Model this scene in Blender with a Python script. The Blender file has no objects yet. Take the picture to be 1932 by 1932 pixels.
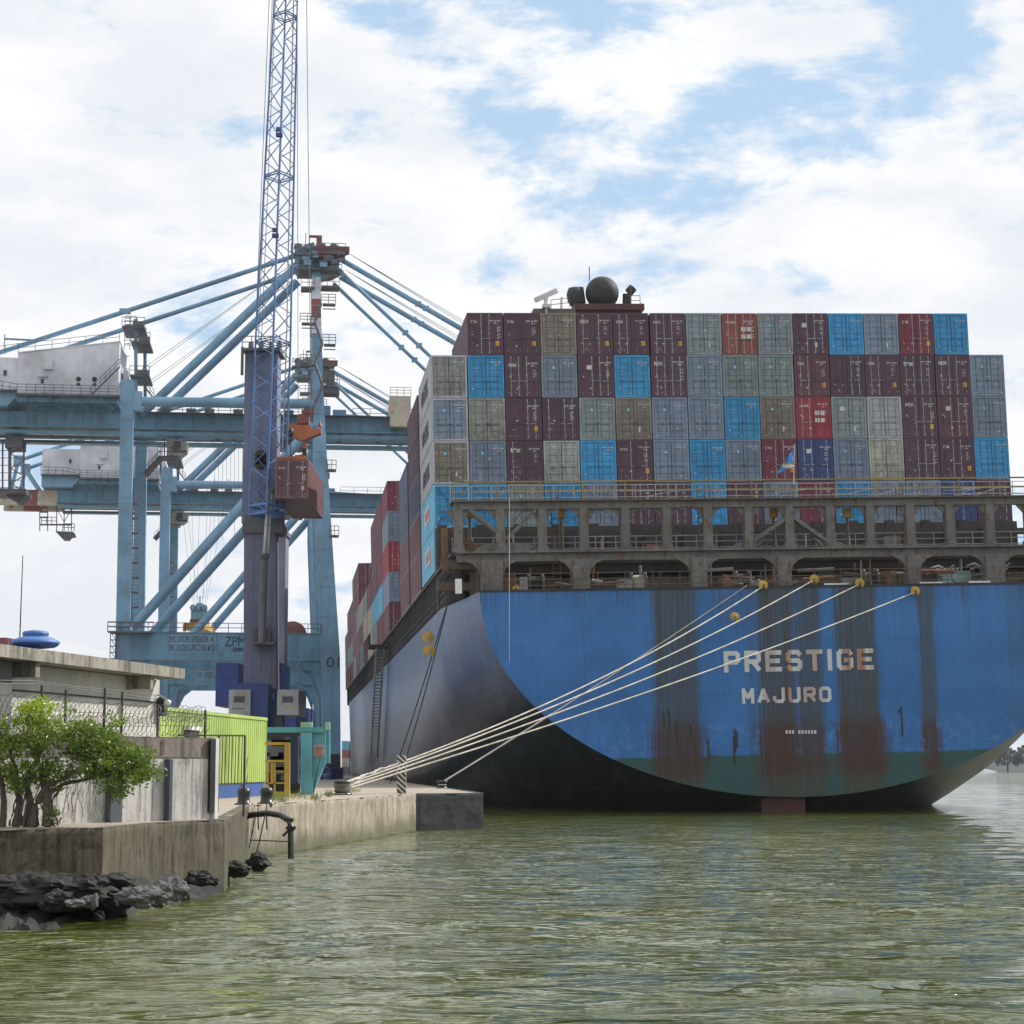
import bpy, math, random
import numpy as np
from mathutils import Vector, Matrix, Quaternion
R = math.radians
random.seed(7); rng = np.random.default_rng(7)
scene = bpy.context.scene
col = scene.collection

# ------------------------------------------------------------------ camera, sky, sun
FPX, HC, PITCH = 3716.0, 2.65, math.atan(480 / 3716.0)
QZ = 1.514                               # height of the quay above the water
cam_d = bpy.data.cameras.new("camera"); cam = bpy.data.objects.new("camera", cam_d); col.objects.link(cam)
cam_d.sensor_width = 36; cam_d.lens = 36 * FPX / 1932.0
cam.location = (0, 0, HC); cam.rotation_euler = (R(90) + PITCH, 0, 0)
cam_d.clip_start = 0.5; cam_d.clip_end = 9000
scene.camera = cam
SUN_AZ, SUN_EL = R(28), R(38)            # azimuth counted from +X towards +Y
SUN = Vector((math.cos(SUN_EL) * math.cos(SUN_AZ), math.cos(SUN_EL) * math.sin(SUN_AZ), math.sin(SUN_EL)))
sd = bpy.data.lights.new("sun", 'SUN'); sd.energy = 4.8; sd.angle = R(0.6); sd.color = (1.0, 0.95, 0.87)
so = bpy.data.objects.new("sun", sd); col.objects.link(so); so.rotation_euler = SUN.to_track_quat('Z', 'Y').to_euler()
so.location = (60, 60, 120)
scene.view_settings.view_transform = 'Standard'; scene.view_settings.look = 'None'
scene.view_settings.exposure = 0.0; scene.view_settings.gamma = 1
scene.cycles.max_bounces = 6; scene.cycles.diffuse_bounces = 3; scene.cycles.glossy_bounces = 3
scene.cycles.sample_clamp_indirect = 8

def ray(x, y):
    """direction through a point of the 1932 px wide photo frame"""
    c, s = math.cos(PITCH), math.sin(PITCH)
    a, b = (x - 966) / FPX, (966 - y) / FPX
    return Vector((a, c - b * s, s + b * c))
def at(x, y, Y):
    d = ray(x, y); t = Y / d.y
    return Vector((d.x * t, Y, HC + d.z * t))
def ground(x, y, z=QZ):
    d = ray(x, y); t = (z - HC) / d.z
    return Vector((d.x * t, d.y * t, z))

# ------------------------------------------------------------------ node helpers
class G:
    def __init__(s, nt): s.nt = nt
    def n(s, typ, **kw):
        nd = s.nt.nodes.new(typ)
        for k, v in kw.items(): setattr(nd, k, v)
        return nd
    def put(s, sock, v):
        if v is None: return
        if hasattr(v, 'links') or isinstance(v, bpy.types.NodeSocket): s.nt.links.new(v, sock)
        else:
            if isinstance(v, (tuple, list)) and len(v) == 3 and sock.type == 'RGBA': v = (*v, 1)
            sock.default_value = v
    def m(s, op, a, b=None, c=None, clamp=False):
        nd = s.n('ShaderNodeMath', operation=op); nd.use_clamp = clamp
        for i, v in enumerate((a, b, c)): s.put(nd.inputs[i], v)
        return nd.outputs[0]
    def mix(s, f, a, b):
        nd = s.n('ShaderNodeMix', data_type='RGBA'); s.put(nd.inputs[0], f); s.put(nd.inputs[6], a); s.put(nd.inputs[7], b)
        return nd.outputs[2]
    def mul(s, a, b, f=1.0):
        nd = s.n('ShaderNodeMix', data_type='RGBA', blend_type='MULTIPLY'); s.put(nd.inputs[0], f); s.put(nd.inputs[6], a); s.put(nd.inputs[7], b)
        return nd.outputs[2]
    def coord(s, k='Object'): return s.n('ShaderNodeTexCoord').outputs[k]
    def pos(s): return s.n('ShaderNodeNewGeometry').outputs['Position']
    def sep(s, v):
        nd = s.n('ShaderNodeSeparateXYZ'); s.put(nd.inputs[0], v); return nd.outputs
    def comb(s, x, y, z):
        nd = s.n('ShaderNodeCombineXYZ')
        for i, v in enumerate((x, y, z)): s.put(nd.inputs[i], v)
        return nd.outputs[0]
    def scale(s, v, sc, off=(0, 0, 0)):
        nd = s.n('ShaderNodeMapping'); s.put(nd.inputs[0], v); s.put(nd.inputs[1], off); s.put(nd.inputs[3], sc); return nd.outputs[0]
    def vadd(s, a, b):
        nd = s.n('ShaderNodeVectorMath', operation='ADD'); s.put(nd.inputs[0], a); s.put(nd.inputs[1], b); return nd.outputs[0]
    def noise(s, v, sc, det=4, ro=0.6, dist=0.0):
        nd = s.n('ShaderNodeTexNoise'); s.put(nd.inputs['Vector'], v)
        nd.inputs['Scale'].default_value = sc; nd.inputs['Detail'].default_value = det
        nd.inputs['Roughness'].default_value = ro; nd.inputs['Distortion'].default_value = dist
        return nd.outputs[0]
    def step(s, v, a, b, lo=0.0, hi=1.0):
        nd = s.n('ShaderNodeMapRange', interpolation_type='SMOOTHSTEP')
        for i, q in enumerate((v, a, b, lo, hi)): s.put(nd.inputs[i], q)
        return nd.outputs[0]
    def bump(s, h, st, dist=1.0, nrm=None):
        nd = s.n('ShaderNodeBump'); s.put(nd.inputs['Height'], h); nd.inputs['Strength'].default_value = st
        nd.inputs['Distance'].default_value = dist
        if nrm is not None: s.put(nd.inputs['Normal'], nrm)
        return nd.outputs[0]

def newmat(name):
    mt = bpy.data.materials.new(name); mt.use_nodes = True
    nt = mt.node_tree; b = nt.nodes['Principled BSDF']
    return mt, G(nt), b

def paint(name, c, rough=0.5, metal=0.0, dirt=0.35, rust=0.0, streak=0.3, sc=1.0, dirtc=(0.05, 0.045, 0.04), bump=0.0):
    """weathered paint: colour broken up by grime, vertical streaks and rust spots"""
    mt, g, b = newmat(name)
    v = g.vadd(g.coord(), g.scale(g.n('ShaderNodeObjectInfo').outputs['Location'], (0.37, 0.21, 0.11)))
    n1 = g.noise(v, 0.35 * sc, 5, 0.65); n2 = g.noise(g.scale(v, (5 * sc, 5 * sc, 0.35 * sc)), 1.0, 4, 0.6)
    lo = tuple(x * 0.72 for x in c); hi = tuple(min(1, x * 1.18) for x in c)
    cc = g.mix(g.step(n1, 0.3, 0.7), lo, hi)
    cc = g.mix(g.m('MULTIPLY', g.step(n2, 0.48, 0.8), streak), cc, dirtc)
    n3 = g.noise(v, 1.7 * sc, 6, 0.7)
    cc = g.mix(g.m('MULTIPLY', g.step(n3, 0.5, 0.75), dirt), cc, dirtc)
    if rust:
        n4 = g.noise(g.scale(v, (2.5 * sc, 2.5 * sc, 0.9 * sc)), 1.3, 6, 0.72)
        cc = g.mix(g.step(n4, 0.72 - 0.28 * rust, 0.78 - 0.2 * rust, 0, 0.85), cc, (0.12, 0.045, 0.02))
    g.put(b.inputs['Base Color'], cc); b.inputs['Metallic'].default_value = metal
    g.put(b.inputs['Roughness'], g.step(n3, 0.2, 0.8, rough * 0.8, min(1, rough * 1.25)))
    if bump: g.put(b.inputs['Normal'], g.bump(n3, bump, 0.03))
    return mt

def concrete(name, c, dark=(0.06, 0.055, 0.045), amt=0.7, algae=False, sc=1.0):
    mt, g, b = newmat(name)
    v = g.coord(); n1 = g.noise(v, 0.5 * sc, 6, 0.7); n2 = g.noise(g.scale(v, (4 * sc, 4 * sc, 0.3 * sc)), 1.0, 6, 0.7)
    n3 = g.noise(v, 7 * sc, 6, 0.75)
    cc = g.mix(g.step(n1, 0.3, 0.7), tuple(x * 0.7 for x in c), c)
    cc = g.mix(g.m('MULTIPLY', g.step(n2, 0.42, 0.72), amt), cc, dark)
    cc = g.mix(g.step(n3, 0.45, 0.75, 0, 0.35), cc, tuple(x * 0.45 for x in c))
    n5 = g.noise(g.scale(v, (1.3 * sc, 1.3 * sc, .8 * sc), (4, 9, 2)), 1.0, 8, 0.78); cc = g.mix(g.m('MULTIPLY', g.step(n5, 0.5, 0.66), amt * .65), cc, dark)
    if algae:
        z = g.sep(g.pos())[2]
        k = g.step(g.m('ADD', z, g.m('MULTIPLY', n1, 0.9)), 0.55, 1.3, 1, 0)
        cc = g.mix(g.m('MULTIPLY', k, 0.8), cc, (0.07, 0.075, 0.035))
    g.put(b.inputs['Base Color'], cc); b.inputs['Roughness'].default_value = 0.9
    g.put(b.inputs['Normal'], g.bump(g.m('ADD', n3, g.m('MULTIPLY', n1, 2.0)), 0.5, 0.03))
    return mt

# ------------------------------------------------------------------ world: blue sky with broken cloud
def make_world():
    w = bpy.data.worlds.new("World"); scene.world = w; w.use_nodes = True
    nt = w.node_tree; g = G(nt); bg = nt.nodes['Background']
    sky = g.n('ShaderNodeTexSky', sky_type='NISHITA'); sky.sun_disc = False
    sky.sun_elevation = SUN_EL; sky.sun_rotation = R(90) - SUN_AZ; sky.air_density = 1.0; sky.dust_density = 1.0; sky.ozone_density = 1.5
    d = g.coord('Generated'); x, y, z = g.sep(d)
    zz = g.m('ADD', g.m('MAXIMUM', z, 0.0), 0.13)
    flat = g.comb(g.m('DIVIDE', x, zz), g.m('DIVIDE', y, zz), 0.0)
    n1 = g.noise(g.scale(flat, (1.5, 1.0, 1), (3.1, 1.7, 0)), 2.6, 10, 0.58, 0.15)
    n2 = g.noise(g.scale(d, (1, 1, 2.2), (5.3, 0.4, 2.0)), 9.0, 10, 0.62, 0.2)
    val = g.m('ADD', g.m('MULTIPLY', n1, 1.0), g.m('MULTIPLY', n2, 1.7)); val = g.m('SUBTRACT', val, 0.72)
    gaps = [(790, 40, .090, .028, .36), (1000, 60, .075, .030, .36), (1180, 95, .060, .032, .30), (1290, 200, .055, .036, .28), (730, 235, .060, .016, .30), (900, 215, .055, .013, .20),
            (1000, 240, .050, .018, .24), (1470, 185, .060, .025, .27), (1640, 240, .080, .030, .26), (1800, 130, .060, .022, .22), (1760, 330, .060, .03, .14),
            (1500, 395, .035, .008, .2), (1850, 380, .05, .018, .14), (1240, 290, .04, .02, .16), (380, 190, .02, .012, .14), (40, 345, .012, .006, .16), (180, 320, .03, .006, .1),
            (390, 415, .045, .012, .1), (660, 385, .03, .010, .12), (800, 385, .02, .006, .12), (270, 50, .03, .02, .12), (1420, 490, .03, .005, .1), (1150, 40, .04, .02, .2),
            (320, 505, .04, .006, .08), (1580, 60, .02, .012, -.1), (1150, 190, .030, .018, -.34), (1480, 105, .05, .013, -.3), (1200, 20, .03, .012, -.12), (850, 150, .05, .02, -.22)]
    tot = None
    for (px, py, sx, sz, a) in gaps:
        v = ray(px, py).normalized(); gx = math.atan2(v.x, v.y)
        ax = g.m('DIVIDE', g.m('SUBTRACT', g.m('ARCTAN2', x, y), gx), sx); az = g.m('DIVIDE', g.m('SUBTRACT', z, v.z), sz)
        q = g.m('ADD', g.m('MULTIPLY', ax, ax), g.m('MULTIPLY', az, az))
        t = g.m('MULTIPLY', g.m('EXPONENT', g.m('MULTIPLY', q, -0.7)), a)
        tot = t if tot is None else g.m('ADD', tot, t)
    cov = g.step(g.m('SUBTRACT', val, g.m('MULTIPLY', g.m('MINIMUM', tot, 0.55), 0.43)), 0.28, 0.56)
    n3 = g.noise(g.scale(d, (1, 1, 3.0)), 7.0, 6, 0.55)
    cl = g.mix(g.step(n3, 0.35, 0.65), (8.3, 8.7, 9.3, 1), (10.2, 10.2, 10.3, 1))
    low = g.step(z, 0.0, 0.11, 1, 0)
    cl = g.mix(g.m('MULTIPLY', low, 0.8), cl, (7.3, 7.8, 8.6, 1))
    skyc = g.mix(0.8, sky.outputs[0], (5.3, 7.4, 9.8, 1))
    # glow added to the sky above the view to brighten water reflections
    for az_, el_, rad, add in ((-3, 40, 17, 26.0), (14, 44, 16, 14.0)):
        v = Vector((math.sin(R(az_)) * math.cos(R(el_)), math.cos(R(az_)) * math.cos(R(el_)), math.sin(R(el_))))
        dt = g.n('ShaderNodeVectorMath', operation='DOT_PRODUCT'); g.put(dt.inputs[0], d); dt.inputs[1].default_value = v
        k = g.m('MULTIPLY', g.step(dt.outputs['Value'], math.cos(R(rad)), 1.0), g.step(n1, .35, .6, .5, 1.0)); glow = k if add > 20 else g.m('ADD', glow, g.m('MULTIPLY', k, .55))
    below = g.step(z, -0.02, 0.0)
    out = g.mix(cov, skyc, cl); gl = g.n('ShaderNodeMix', data_type='RGBA', blend_type='ADD'); g.put(gl.inputs[0], glow); g.put(gl.inputs[6], out); g.put(gl.inputs[7], (26, 26, 25, 1)); out = gl.outputs[2]; out = g.mix(below, (2.0, 2.3, 2.0, 1), out)
    g.put(bg.inputs['Color'], out); bg.inputs['Strength'].default_value = 0.1
make_world()

# ------------------------------------------------------------------ mesh helpers
UN = 1.0                                 # metres per drawing unit of the part being built
def unit_m(M_):
    M_ = M_.copy()
    for i in range(3): M_[i][3] *= UN
    return M_
class MB:
    def __init__(s): s.v = []; s.f = []; s.sm = []; s.mi = []; s.cur = 0
    def add(s, vs, fs, smooth=False):
        o = len(s.v); s.v += [tuple(p) for p in vs]
        for f in fs: s.f.append(tuple(i + o for i in f)); s.sm.append(smooth); s.mi.append(s.cur)
        return s
    def hexa(s, p): return s.add(p, [(0, 3, 2, 1), (4, 5, 6, 7), (0, 1, 5, 4), (1, 2, 6, 5), (2, 3, 7, 6), (3, 0, 4, 7)])
    def box(s, x0, x1, y0, y1, z0, z1):
        return s.hexa([(x0, y0, z0), (x1, y0, z0), (x1, y1, z0), (x0, y1, z0), (x0, y0, z1), (x1, y0, z1), (x1, y1, z1), (x0, y1, z1)])
    def cbox(s, c, sx, sy, sz, rz=0.0):
        ca, sa = math.cos(rz), math.sin(rz); P = []
        for dz in (-.5, .5):
            for dx, dy in ((-.5, -.5), (.5, -.5), (.5, .5), (-.5, .5)):
                a, b = dx * sx, dy * sy; P.append((c[0] + a * ca - b * sa, c[1] + a * sa + b * ca, c[2] + dz * sz))
        return s.hexa(P)
    def beam(s, a, b, w, h=None, up=(0, 0, 1), w2=None, h2=None):
        a, b = Vector(a), Vector(b); h = h or w; w2 = w2 or w; h2 = h2 or h
        d = (b - a).normalized(); u = Vector(up)
        if abs(d.dot(u)) > 0.98: u = Vector((0, 1, 0))
        sx = d.cross(u).normalized(); uy = sx.cross(d).normalized(); P = []
        for p, ww, hh in ((a, w, h), (b, w2, h2)):
            for i, j in ((-.5, -.5), (.5, -.5), (.5, .5), (-.5, .5)): P.append(p + sx * ww * i + uy * hh * j)
        return s.hexa(P)
    def tube(s, a, b, r, n=8, r2=None, cap=True):
        a, b = Vector(a), Vector(b); r2 = r if r2 is None else r2
        d = (b - a).normalized(); u = Vector((0, 0, 1)) if abs(d.z) < 0.95 else Vector((1, 0, 0))
        x = d.cross(u).normalized(); y = x.cross(d); P = []
        for p, rr in ((a, r), (b, r2)):
            for i in range(n):
                t = 2 * math.pi * i / n; P.append(p + x * math.cos(t) * rr + y * math.sin(t) * rr)
        s.add(P, [(i, (i + 1) % n, n + (i + 1) % n, n + i) for i in range(n)], n > 5)
        if cap: s.add(P, [tuple(range(n - 1, -1, -1)), tuple(range(n, 2 * n))])
        return s
    def path(s, pts, r, n=6):
        pts = [Vector(p) for p in pts]; P = []; m = len(pts)
        for k, p in enumerate(pts):
            d = (pts[min(k + 1, m - 1)] - pts[max(k - 1, 0)]).normalized()
            u = Vector((0, 0, 1)) if abs(d.z) < 0.9 else Vector((1, 0, 0))
            x = d.cross(u).normalized(); y = x.cross(d); rr = r[k] if isinstance(r, (list, tuple)) else r
            for i in range(n):
                t = 2 * math.pi * i / n; P.append(p + x * math.cos(t) * rr + y * math.sin(t) * rr)
        F = [(k * n + i, k * n + (i + 1) % n, (k + 1) * n + (i + 1) % n, (k + 1) * n + i) for k in range(m - 1) for i in range(n)]
        s.add(P, F, True); s.add(P, [tuple(range(n - 1, -1, -1)), tuple(range((m - 1) * n, m * n))]); return s
    def prism(s, poly, d):
        """closed polygon of 3D points pushed along d"""
        n = len(poly); d = Vector(d); P = [Vector(p) for p in poly] + [Vector(p) + d for p in poly]
        return s.add(P, [tuple(range(n - 1, -1, -1)), tuple(range(n, 2 * n))] + [(i, (i + 1) % n, n + (i + 1) % n, n + i) for i in range(n)])
    def lathe(s, c, prof, n=20, axis='z', closed=True):
        P = []; c = Vector(c)
        for r, z in prof:
            for i in range(n):
                t = 2 * math.pi * i / n; q = (r * math.cos(t), r * math.sin(t), z)
                if axis == 'y': q = (q[0], q[2], q[1])
                if axis == 'x': q = (q[2], q[0], q[1])
                P.append(c + Vector(q))
        m = len(prof); F = [(k * n + i, k * n + (i + 1) % n, (k + 1) * n + (i + 1) % n, (k + 1) * n + i) for k in range(m - 1) for i in range(n)]
        s.add(P, F, True)
        if closed: s.add(P, [tuple(range(n - 1, -1, -1)), tuple(range((m - 1) * n, m * n))])
        return s
    def rail(s, pts, h=1.1, step=1.8, r=0.035, mids=1):
        pts = [Vector(p) for p in pts]
        for a, b in zip(pts, pts[1:]):
            L = (b - a).length; k = max(1, round(L / step))
            for q in range(mids + 1): s.beam(a + Vector((0, 0, h * (q + 1) / (mids + 1))), b + Vector((0, 0, h * (q + 1) / (mids + 1))), 2 * r)
            for i in range(k + 1):
                p = a.lerp(b, i / k); s.beam(p, p + Vector((0, 0, h)), 2 * r)
        return s
    def mesh(s, name, mats):
        me = bpy.data.meshes.new(name); me.from_pydata(s.v, [], s.f)
        for mt in (mats if isinstance(mats, (list, tuple)) else [mats]): me.materials.append(mt)
        me.polygons.foreach_set('use_smooth', s.sm); me.polygons.foreach_set('material_index', s.mi); me.update()
        return me
    def build(s, name, mats, parent=None, frame=None, inv=None):
        if inv is not None: s.v = [tuple(inv @ Vector(p)) for p in s.v]
        if UN != 1: s.v = [(p[0] * UN, p[1] * UN, p[2] * UN) for p in s.v]
        if frame is not None: frame = unit_m(frame)
        o = bpy.data.objects.new(name, s.mesh(name, mats)); col.objects.link(o)
        if parent is not None: o.parent = parent
        if frame is not None: o.matrix_world = frame
        return o
def tag(o, label=None, cat=None, group=None, kind=None):
    if label: o['label'] = label
    if cat: o['category'] = cat
    if group: o['group'] = group
    if kind: o['kind'] = kind
    return o
def empty(name, M, label, cat, group=None):
    o = bpy.data.objects.new(name, None); col.objects.link(o); o.empty_display_size = 0.3
    o.matrix_world = unit_m(M if isinstance(M, Matrix) else Matrix.Translation(M))
    return tag(o, label, cat, group)
def inst(name, me, parent, loc=(0, 0, 0), color=None):
    o = bpy.data.objects.new(name, me); col.objects.link(o); o.parent = parent; o.location = loc
    if color: o.color = color
    return o
def kids(o): return [c for c in col.objects if c.parent == o]
def copy_tree(o, parent=None):
    c = o.copy(); col.objects.link(c); c.parent = parent
    for ch in KID.get(o, kids(o)): copy_tree(ch, c)
    return c
KID = {}
def text_mesh(txt, mat, w=None, h=None, bold=0.0, depth=0.01, space=1.0):
    """lettering standing in the local XZ plane, its face towards -Y, lower left corner at the origin"""
    cu = bpy.data.curves.new("txt", 'FONT'); cu.body = txt; cu.extrude = depth; cu.offset = bold; cu.space_character = space
    ob = bpy.data.objects.new("txt", cu); me = bpy.data.meshes.new_from_object(ob); bpy.data.objects.remove(ob); bpy.data.curves.remove(cu)
    n = len(me.vertices); a = np.empty(n * 3); me.vertices.foreach_get('co', a); a = a.reshape(-1, 3)
    lo, hi = a.min(0), a.max(0); sx = (w / (hi[0] - lo[0])) if w else None; sy = (h / (hi[1] - lo[1])) if h else None
    sx = sx or sy; sy = sy or sx
    b = np.stack([(a[:, 0] - lo[0]) * sx, -a[:, 2], (a[:, 1] - lo[1]) * sy], 1)
    me.vertices.foreach_set('co', b.ravel()); me.materials.clear(); me.materials.append(mat); me.update()
    return me

# ------------------------------------------------------------------ frames
YAW, HEEL = 0.1127, 0.0250
SHIP = Matrix.Translation((17.0572, 115.359, HC - 3.5)) @ Matrix.Rotation(YAW, 4, 'Z') @ Matrix.Rotation(-HEEL, 4, 'Y')
SHIPI = SHIP.inverted()
def sp(x, y, v):
    """photo point on the ship's transverse plane v (ship coordinates u, v, w)"""
    o = SHIPI @ Vector((0, 0, HC)); d = SHIPI.to_3x3() @ ray(x, y); t = (v - o.y) / d.y
    return o + d * t
def su(x, y, u):
    o = SHIPI @ Vector((0, 0, HC)); d = SHIPI.to_3x3() @ ray(x, y); t = (u - o.x) / d.x
    return o + d * t
M = {}
M['steel_grey'] = paint('weathered_steel_grey', (0.150, 0.145, 0.135), 0.6, dirt=0.6, rust=0.7, streak=0.5, dirtc=(0.05, 0.045, 0.035))
M['dark'] = paint('dark_steel', (0.03, 0.03, 0.032), 0.7, rust=0.2)
M['black'] = paint('black_paint', (0.015, 0.015, 0.016), 0.45)
M['rusty'] = paint('rusty_steel', (0.16, 0.09, 0.05), 0.8, dirt=0.6, rust=0.6)
M['tan'] = paint('tan_steel', (0.13, 0.10, 0.075), 0.7, dirt=0.6, rust=0.5)
M['white'] = paint('white_paint', (0.72, 0.72, 0.72), 0.5, dirt=0.15, rust=0.05, streak=0.15, dirtc=(0.3, 0.27, 0.25))
M['yellow'] = paint('yellow_paint', (0.50, 0.31, 0.04), 0.55, dirt=0.4, rust=0.25)
M['galv'] = paint('galvanised_steel', (0.42, 0.42, 0.42), 0.45, metal=0.3, dirt=0.3)
M['rope'] = paint('mooring_rope', (0.50, 0.46, 0.40), 0.9, dirt=0.3, streak=0.1, sc=3)
M['darkrope'] = paint('dark_wire_rope', (0.05, 0.05, 0.05), 0.7)
M['wire'] = paint('steel_wire', (0.13, 0.13, 0.14), 0.5)
M['glass'] = paint('dark_glass', (0.03, 0.035, 0.05), 0.1, dirt=0.1, streak=0.0)
M['orange'] = paint('orange_paint', (0.38, 0.12, 0.035), 0.5, dirt=0.3, rust=0.2)
M['letterwhite'] = paint('white_lettering', (0.6, 0.58, 0.56), 0.6, dirt=0.1, streak=0.0)

# ------------------------------------------------------------------ water
def make_water():
    mt, g, b = newmat('harbour_water')
    p = g.pos(); n0 = g.noise(g.scale(p, (.02, .03, 1)), 1.0, 4, 0.6)
    g.put(b.inputs['Base Color'], g.mix(g.step(n0, 0.35, 0.65), (0.080, 0.086, 0.009, 1), (0.040, 0.058, 0.013, 1)))
    b.inputs['Roughness'].default_value = 0.05; b.inputs['IOR'].default_value = 1.33
    a = g.noise(g.scale(p, (0.6, 1.5, 1)), 1.0, 3, 0.6, 0.3); c = g.noise(g.scale(p, (0.9, 2.8, 1)), 1.0, 3, 0.55, 0.5); c = g.m('POWER', c, 1.8)
    f = g.noise(g.scale(p, (10, 13, 1)), 1.0, 3, 0.6)
    nb = g.bump(a, 1.0, 0.09); nb = g.bump(c, 1.0, 0.14, nb); nb = g.bump(f, 0.8, 0.006, nb); s_ = g.noise(g.scale(p, (0.9, 3.2, 1), (7, 3, 0)), 1.0, 2, 0.5, 0.5); nb = g.bump(g.step(s_, 0.54, 0.72), 1.0, 0.085, nb)
    g.put(b.inputs['Normal'], nb)
    ys = [-6]
    while ys[-1] < 2900: ys.append(ys[-1] + max(0.22, min(0.006 * max(0, ys[-1]), 400) if ys[-1] < 300 else ys[-1] * 0.12))
    ys = np.array(ys); n = 260; t = np.linspace(-1, 1, n); X = []; 
    half = np.maximum(40, ys * 0.42); half = np.where(ys > 300, ys * 1.1, half)
    X = t[None, :] * half[:, None]; Y = np.repeat(ys[:, None], n, 1)
    Z = np.zeros_like(X); amp = np.clip(1.3 - Y / 110, 0.12, 1) * (Y < 300)
    for k in range(26):
        L = rng.uniform(0.8, 3.4); th = rng.normal(1.5, 0.27); A = 0.0044 * L; ph = rng.uniform(0, 6.28); kk = 2 * math.pi / L
        Z += A * np.sin(kk * (math.cos(th) * X + math.sin(th) * Y) + ph + 0.8 * np.sin(0.31 * X + ph) + 0.5 * np.sin(.2 * Y)) * amp
    V = np.stack([X, Y, Z], 2).reshape(-1, 3); m = len(ys)
    idx = np.arange(m * n).reshape(m, n); F = np.stack([idx[:-1, :-1], idx[:-1, 1:], idx[1:, 1:], idx[1:, :-1]], 2).reshape(-1, 4)
    me = bpy.data.meshes.new('water'); me.vertices.add(len(V)); me.vertices.foreach_set('co', V.ravel())
    me.loops.add(F.size); me.loops.foreach_set('vertex_index', F.ravel()); me.polygons.add(len(F))
    me.polygons.foreach_set('loop_start', np.arange(0, F.size, 4)); me.polygons.foreach_set('loop_total', np.full(len(F), 4))
    me.polygons.foreach_set('use_smooth', np.ones(len(F), bool)); me.update(calc_edges=True); me.materials.append(mt)
    o = bpy.data.objects.new('water', me); col.objects.link(o); tag(o, 'rippled murky green harbour water', kind='structure')
make_water()
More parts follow.
